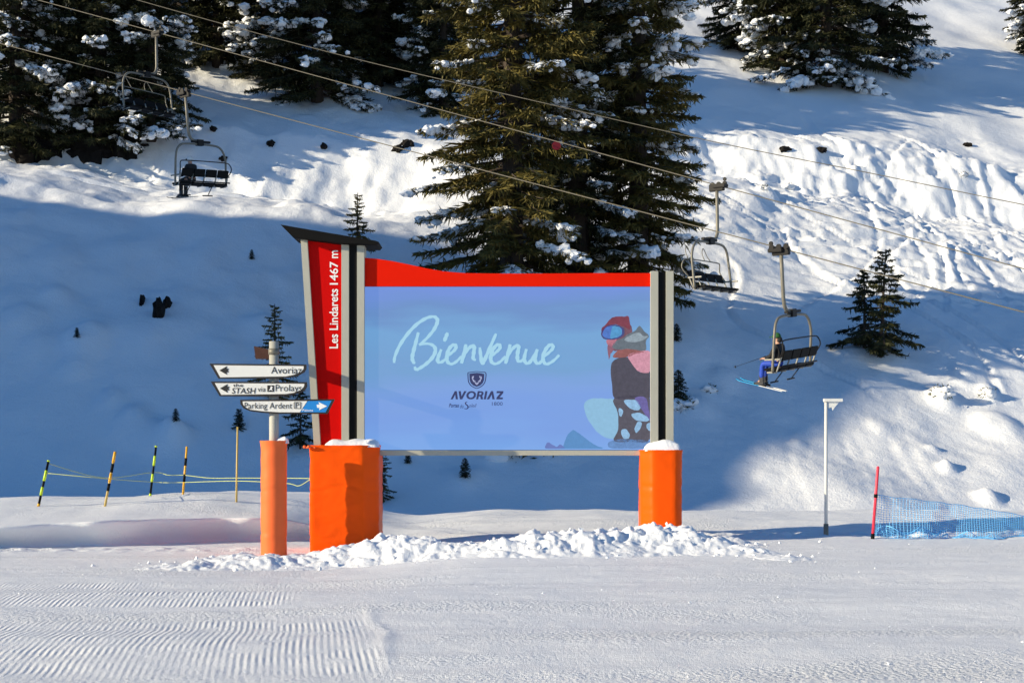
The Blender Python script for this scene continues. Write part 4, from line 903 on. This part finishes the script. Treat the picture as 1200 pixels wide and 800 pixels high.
def ski(chair, x, y, z, pitch, label, front=M_SKIB, rear=M_SKIW):
    M = chair.matrix_world @ Matrix.Translation((x, y, z)) @ Matrix.Rotation(pitch, 4, 'X')
    t = empty('ski', (0,0,0), 0, label, 'ski', 'skis of the lift riders'); t.matrix_world = M
    def piece(y0, y1, name, m, n=10):
        V = []; F = []
        for i in range(n+1):
            q = y0+(y1-y0)*i/n; w_ = 0.046-0.010*math.cos(q*2.6); w_ *= min(1, max(0.15, (0.80-q)/0.10)); zz = 0.5*max(0, q-0.62)**1.5
            for sx, sz in ((-1,0),(1,0),(1,1),(-1,1)): V.append((sx*w_, q, zz+sz*0.018))
        for i in range(n):
            for k in range(4): F.append((i*4+k, i*4+(k+1) % 4, i*4+4+(k+1) % 4, i*4+4+k))
        F += [(3,2,1,0), tuple(n*4+k for k in range(4))]; MB().add(V, F).build(name, m, t)
    piece(0.05, 0.80, 'forebody', front); piece(-0.68, 0.049, 'tail', rear)
    MB().box(-0.04,0.04,-0.16,-0.04,0.018,0.07).box(-0.04,0.04,0.12,0.22,0.018,0.06).build('binding', M_DARKST, t, 0.008)
def ski_pole(chair, a, b, label):
    t = empty('ski_pole', (0,0,0), 0, label, 'ski pole', 'ski poles of the lift riders'); t.matrix_world = chair.matrix_world.copy()
    a, b = Vector(a), Vector(b); MB().tube([a, b], [0.009, 0.006], 6).build('shaft', M_DARKST, t); MB().tube([a, a-(b-a).normalized()*0.13], 0.017, 6).build('grip', M_INK, t)
    MB().disc(b-(b-a)*0.06, b-a, 0.04, 0.012, 10).build('basket', M_INK, t)
p1, rx, rz = rider(c1, 'skier with green cap, dark jacket and blue trousers seated on the right chair', M_TROUS, 'cap')
ski(c1, rx-0.11, 0.62, rz-0.63, math.radians(14), 'nearer blue and white ski under the skier in blue trousers')
ski(c1, rx+0.11, 0.60, rz-0.63, math.radians(15), 'farther blue and white ski under the skier in blue trousers')
ski_pole(c1, (rx-0.15,0.52,rz+0.18), (rx-0.22,1.38,rz-0.06), 'ski pole pointing forward from the hand of the skier in blue trousers')
p2, rx, rz = rider(c2, 'rider in white helmet and black clothes seen from behind on the left chair', M_TROUSD, 'helmet', 0.40)
ski(c2, rx-0.11, 0.62, rz-0.63, math.radians(4), 'left dark-tipped ski under the rider in the white helmet', M_BOOT, M_PALEPL)
ski(c2, rx+0.11, 0.62, rz-0.63, math.radians(2), 'right dark-tipped ski under the rider in the white helmet', M_BOOT, M_PALEPL)

# ------------------------------------------------------------------ poles, rope, post and net along the far edge of the piste
def at_p(px, py):
    D = np.arange(10, 34, 0.02); x = (px-600)/FPX*D; zr = CAMH+(HOR-py)/FPX*D
    hit = np.nonzero(zr <= piste(x, D))[0]; i = hit[0] if len(hit) else len(D)-1
    return Vector((x[i], D[i], float(piste(x[i], D[i]))))
TOP = {}
def marker(i, bx, by, tx, ty, base_m, bands, label, r=0.026):
    b = at_p(bx, by); s = FPX/b.y; tp = PX(tx, ty, b.y+0.02); TOP[i] = (b, tp)
    t = empty('marker_pole', b, 0, label, 'marker pole', 'roped marker poles on the left mound')
    bot = Vector((0,0,-0.35)); d = tp-b
    MB().tube([d*-0.2, d], [r, r*0.9], 8).build('pole', base_m, t)
    for k, (u0, u1, m) in enumerate(bands): MB().tube([d*u0, d*u1], r*1.12, 8, True).build('band', m, t)
    # crumbled snow where it is pushed in
    return t
marker(0, 45, 593, 57, 539, M_BLACK, [(0.55,0.78,M_LIME),(0.24,0.42,M_LIME),(0.0,0.06,M_YEL),(0.97,1.0,M_LIME)], 'leftmost leaning marker pole with black and fluorescent bands')
marker(1, 123, 593, 135, 529, M_CANE, [(0.62,0.78,M_BLACK),(0.28,0.42,M_BLACK),(0.80,1.0,M_YEL),(0.44,0.60,M_YEL)], 'second marker pole from the left, yellow with black bands')
marker(2, 176, 581, 183, 522, M_BLACK, [(0.60,0.80,M_LIME),(0.28,0.44,M_LIME),(0.97,1.0,M_LIME),(0.0,0.05,M_LIME)], 'third marker pole from the left, black with fluorescent bands')
marker(3, 214.5, 579, 219, 523, M_YEL, [(0.60,0.76,M_BLACK),(0.26,0.42,M_BLACK)], 'fourth marker pole from the left, yellow with two black bands')
marker(4, 277, 588, 278.5, 500, M_CANE, [], 'tall plain bamboo pole nearest the padded signpost', 0.022)
def on_pole(i, f): b, t = TOP[i]; return b.lerp(t, f)
DR = TOP[4][0].y
def rope(pts, label): return tag(MB().tube(catmull(pts, 6), 0.006, 5).build('rope', M_ROPE), label, 'rope', 'ropes between the marker poles')
def mid(a, b, drop): v = (a+b)/2; v.z -= drop; return v
a0, a2, a3, a4 = on_pole(0,0.93), on_pole(2,0.47), on_pole(3,0.40), on_pole(4,0.32)
rope([a0, mid(a0,a2,0.20), a2, mid(a2,a3,0.03), a3, mid(a3,a4,0.03), a4, PX(340,560,DR-1.5), PX(364,560.5,DR-3.2), PX(372,562,DR-3.4)], 'upper sagging yellow rope strung between the marker poles')
a0, a1, a2, a3, a4 = on_pole(0,0.72), on_pole(1,0.50), on_pole(2,0.28), on_pole(3,0.25), on_pole(4,0.28)
rope([a0, a1, a2, mid(a2,a3,0.01), a3, a4, PX(335,566,DR-1.5), PX(350,569,DR-2.4), PX(364,561.5,DR-3.2), PX(372,563,DR-3.4)], 'lower yellow rope running along the marker poles')
# white post with a bracket
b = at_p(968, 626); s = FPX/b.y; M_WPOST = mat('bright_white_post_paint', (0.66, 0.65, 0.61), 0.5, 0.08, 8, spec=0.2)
wp = empty('white_post', b, 0, 'slim white metal post with a small bracket at its top, right of the sign', 'post')
hh = (626-468)/s
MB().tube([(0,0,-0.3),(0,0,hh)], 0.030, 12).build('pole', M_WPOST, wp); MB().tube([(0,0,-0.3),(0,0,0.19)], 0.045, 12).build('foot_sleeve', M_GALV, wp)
MB().box(-0.045,0.30,-0.045,0.045,hh-0.045,hh+0.012).build('arm', M_WHITEP, wp, 0.006)
MB().prism([(0.04,hh-0.046),(0.04,hh-0.16),(0.10,hh-0.14),(0.12,hh-0.20),(0.15,hh-0.15),(0.24,hh-0.046)], -0.012, 0.012).build('gusset', M_WHITEP, wp)
# pink gate pole and blue safety net
b = at_p(1022.5, 631); s = FPX/b.y; gp = empty('gate_pole', b, 0, 'leaning pink slalom pole at the left end of the blue net', 'pole')
d = PX(1029, 546, b.y+0.05)-b
MB().tube([d*-0.1, d*0.985, d], [0.026,0.026,0.012], 10).build('pole', M_PINK, gp)
MB().tube([d*0.565, d*0.615], 0.034, 10).build('joint', M_BLACK, gp); MB().tube([d*-0.1, d*0.07], 0.033, 10).build('foot', M_BLACK, gp)
NB = b
def net(name, label, u1, v0, v1, nu, nv, seed, jig):
    rng = np.random.default_rng(seed); mb = MB()
    topp = catmull([NB+d*0.60, PX(1080,586,NB.y+0.25), PX(1120,591,NB.y+0.45), PX(1165,598,NB.y+0.6), PX(1210,605,NB.y+0.75), PX(1290,612,NB.y+1.0), PX(1380,604,NB.y+1.3)], 12)
    botp = catmull([NB+d*0.05+Vector((0.05,0,0)), PX(1080,631,NB.y+0.05), PX(1120,634,NB.y+0.1), PX(1165,637,NB.y+0.1), PX(1210,640,NB.y+0.2), PX(1290,643,NB.y+0.4), PX(1380,646,NB.y+0.6)], 12)
    def S_(u, v):
        k = u*(len(topp)-1); i = int(min(k, len(topp)-2)); f = k-i
        a = topp[i].lerp(topp[i+1], f); c = botp[i].lerp(botp[i+1], f); q = a.lerp(c, v)
        q.y += 0.10*math.sin(u*19+v*2.2)*v + jig*(0.5*math.sin(u*43+v*9)+0.4*math.sin(u*81-v*17)); q.z += jig*0.7*math.sin(u*57+v*6) - 0.03*math.sin(u*25)*v
        if q.z < float(piste(q.x, q.y))+0.01: q.z = float(piste(q.x, q.y))+0.012
        return q
    G = [[S_(u1*i/nu, v0+(v1-v0)*j/nv) for i in range(nu+1)] for j in range(nv+1)]
    r = 0.0040
    for j in range(nv+1): mb.tube(G[j], r*(2.0 if j == 0 else 1), 3, False, False)
    for i in range(nu+1): mb.tube([G[j][i] for j in range(nv+1)], r, 3, False, False)
    return tag(mb.build(name, M_NET), label, 'net', None, None)
net('safety_net', 'blue mesh safety net stretched right from the pink pole', 1.0, 0, 1, 96, 18, 1, 0.012)
net('safety_net', 'crumpled slack blue netting lying along the bottom of the net', 1.0, 0.80, 0.98, 60, 4, 2, 0.09)['category'] = 'net'
# red marker among the branches of the big spruces
p = PX(652, 171, at(600, 408).y-2.2); rm = empty('red_marker', p, 0, 'small round red marker hanging among the branches of the big spruces', 'marker')
MB().disc((0,0,0), (0.2,-1,0.1), 0.17, 0.05, 18).build('disc', M_REDM, rm, 0.01); MB().disc((0.0,-0.03,0.0), (0.2,-1,0.1), 0.19, 0.02, 18).build('rim', M_REDM, rm)
MB().tube([(0,0.03,0.2),(0.0,0.6,0.5),(0,1.6,0.62)], 0.02, 6).build('hanger', M_DARKST, rm)

# ------------------------------------------------------------------ loose crumbs of snow
rng = np.random.default_rng(77); C = []; R_ = []
bm = bmesh.new(); bmesh.ops.create_icosphere(bm, subdivisions=1, radius=1); iv = np.array([v.co[:] for v in bm.verts]); jf = np.array([[v.index for v in f.verts] for f in bm.faces]); bm.free()
N1 = 260
y = 9.5 + 17*rng.random(N1)**1.2; x = (rng.random(N1)-0.5)*0.78*y; r = 0.004+0.010*rng.random(N1)**4
N2 = 420; hi = rng.integers(0, len(HEAPS), N2); H = np.array(HEAPS)
x2 = H[hi,0]+rng.normal(size=N2)*H[hi,2]*0.95; y2 = H[hi,1]+rng.normal(size=N2)*H[hi,3]*0.85; r2 = 0.006+0.030*rng.random(N2)**3
x = np.concatenate([x, x2]); y = np.concatenate([y, y2]); r = np.concatenate([r, r2])
z = np.where((x > -6.5) & (x < 5.5) & (y > 19.9) & (y < 25.5), np.maximum(heap(x, y), piste(x, y)), piste(x, y)) + r*0.3
sc = rng.uniform(0.6, 1.4, (len(x), 1, 3)); jit = 1+0.35*rng.normal(size=(len(x), 12, 1))
V = (iv[None]*sc*jit*r[:,None,None] + np.stack([x, y, z], 1)[:,None,:]).reshape(-1, 3); F = (jf[None]+np.arange(len(x))[:,None,None]*12).reshape(-1, 3)
tag(link('snow_crumbs', npmesh('snow_crumbs', V, F), M_SNOW), 'loose crumbs of snow scattered over the piste and heap', 'snow crumbs', kind='stuff')
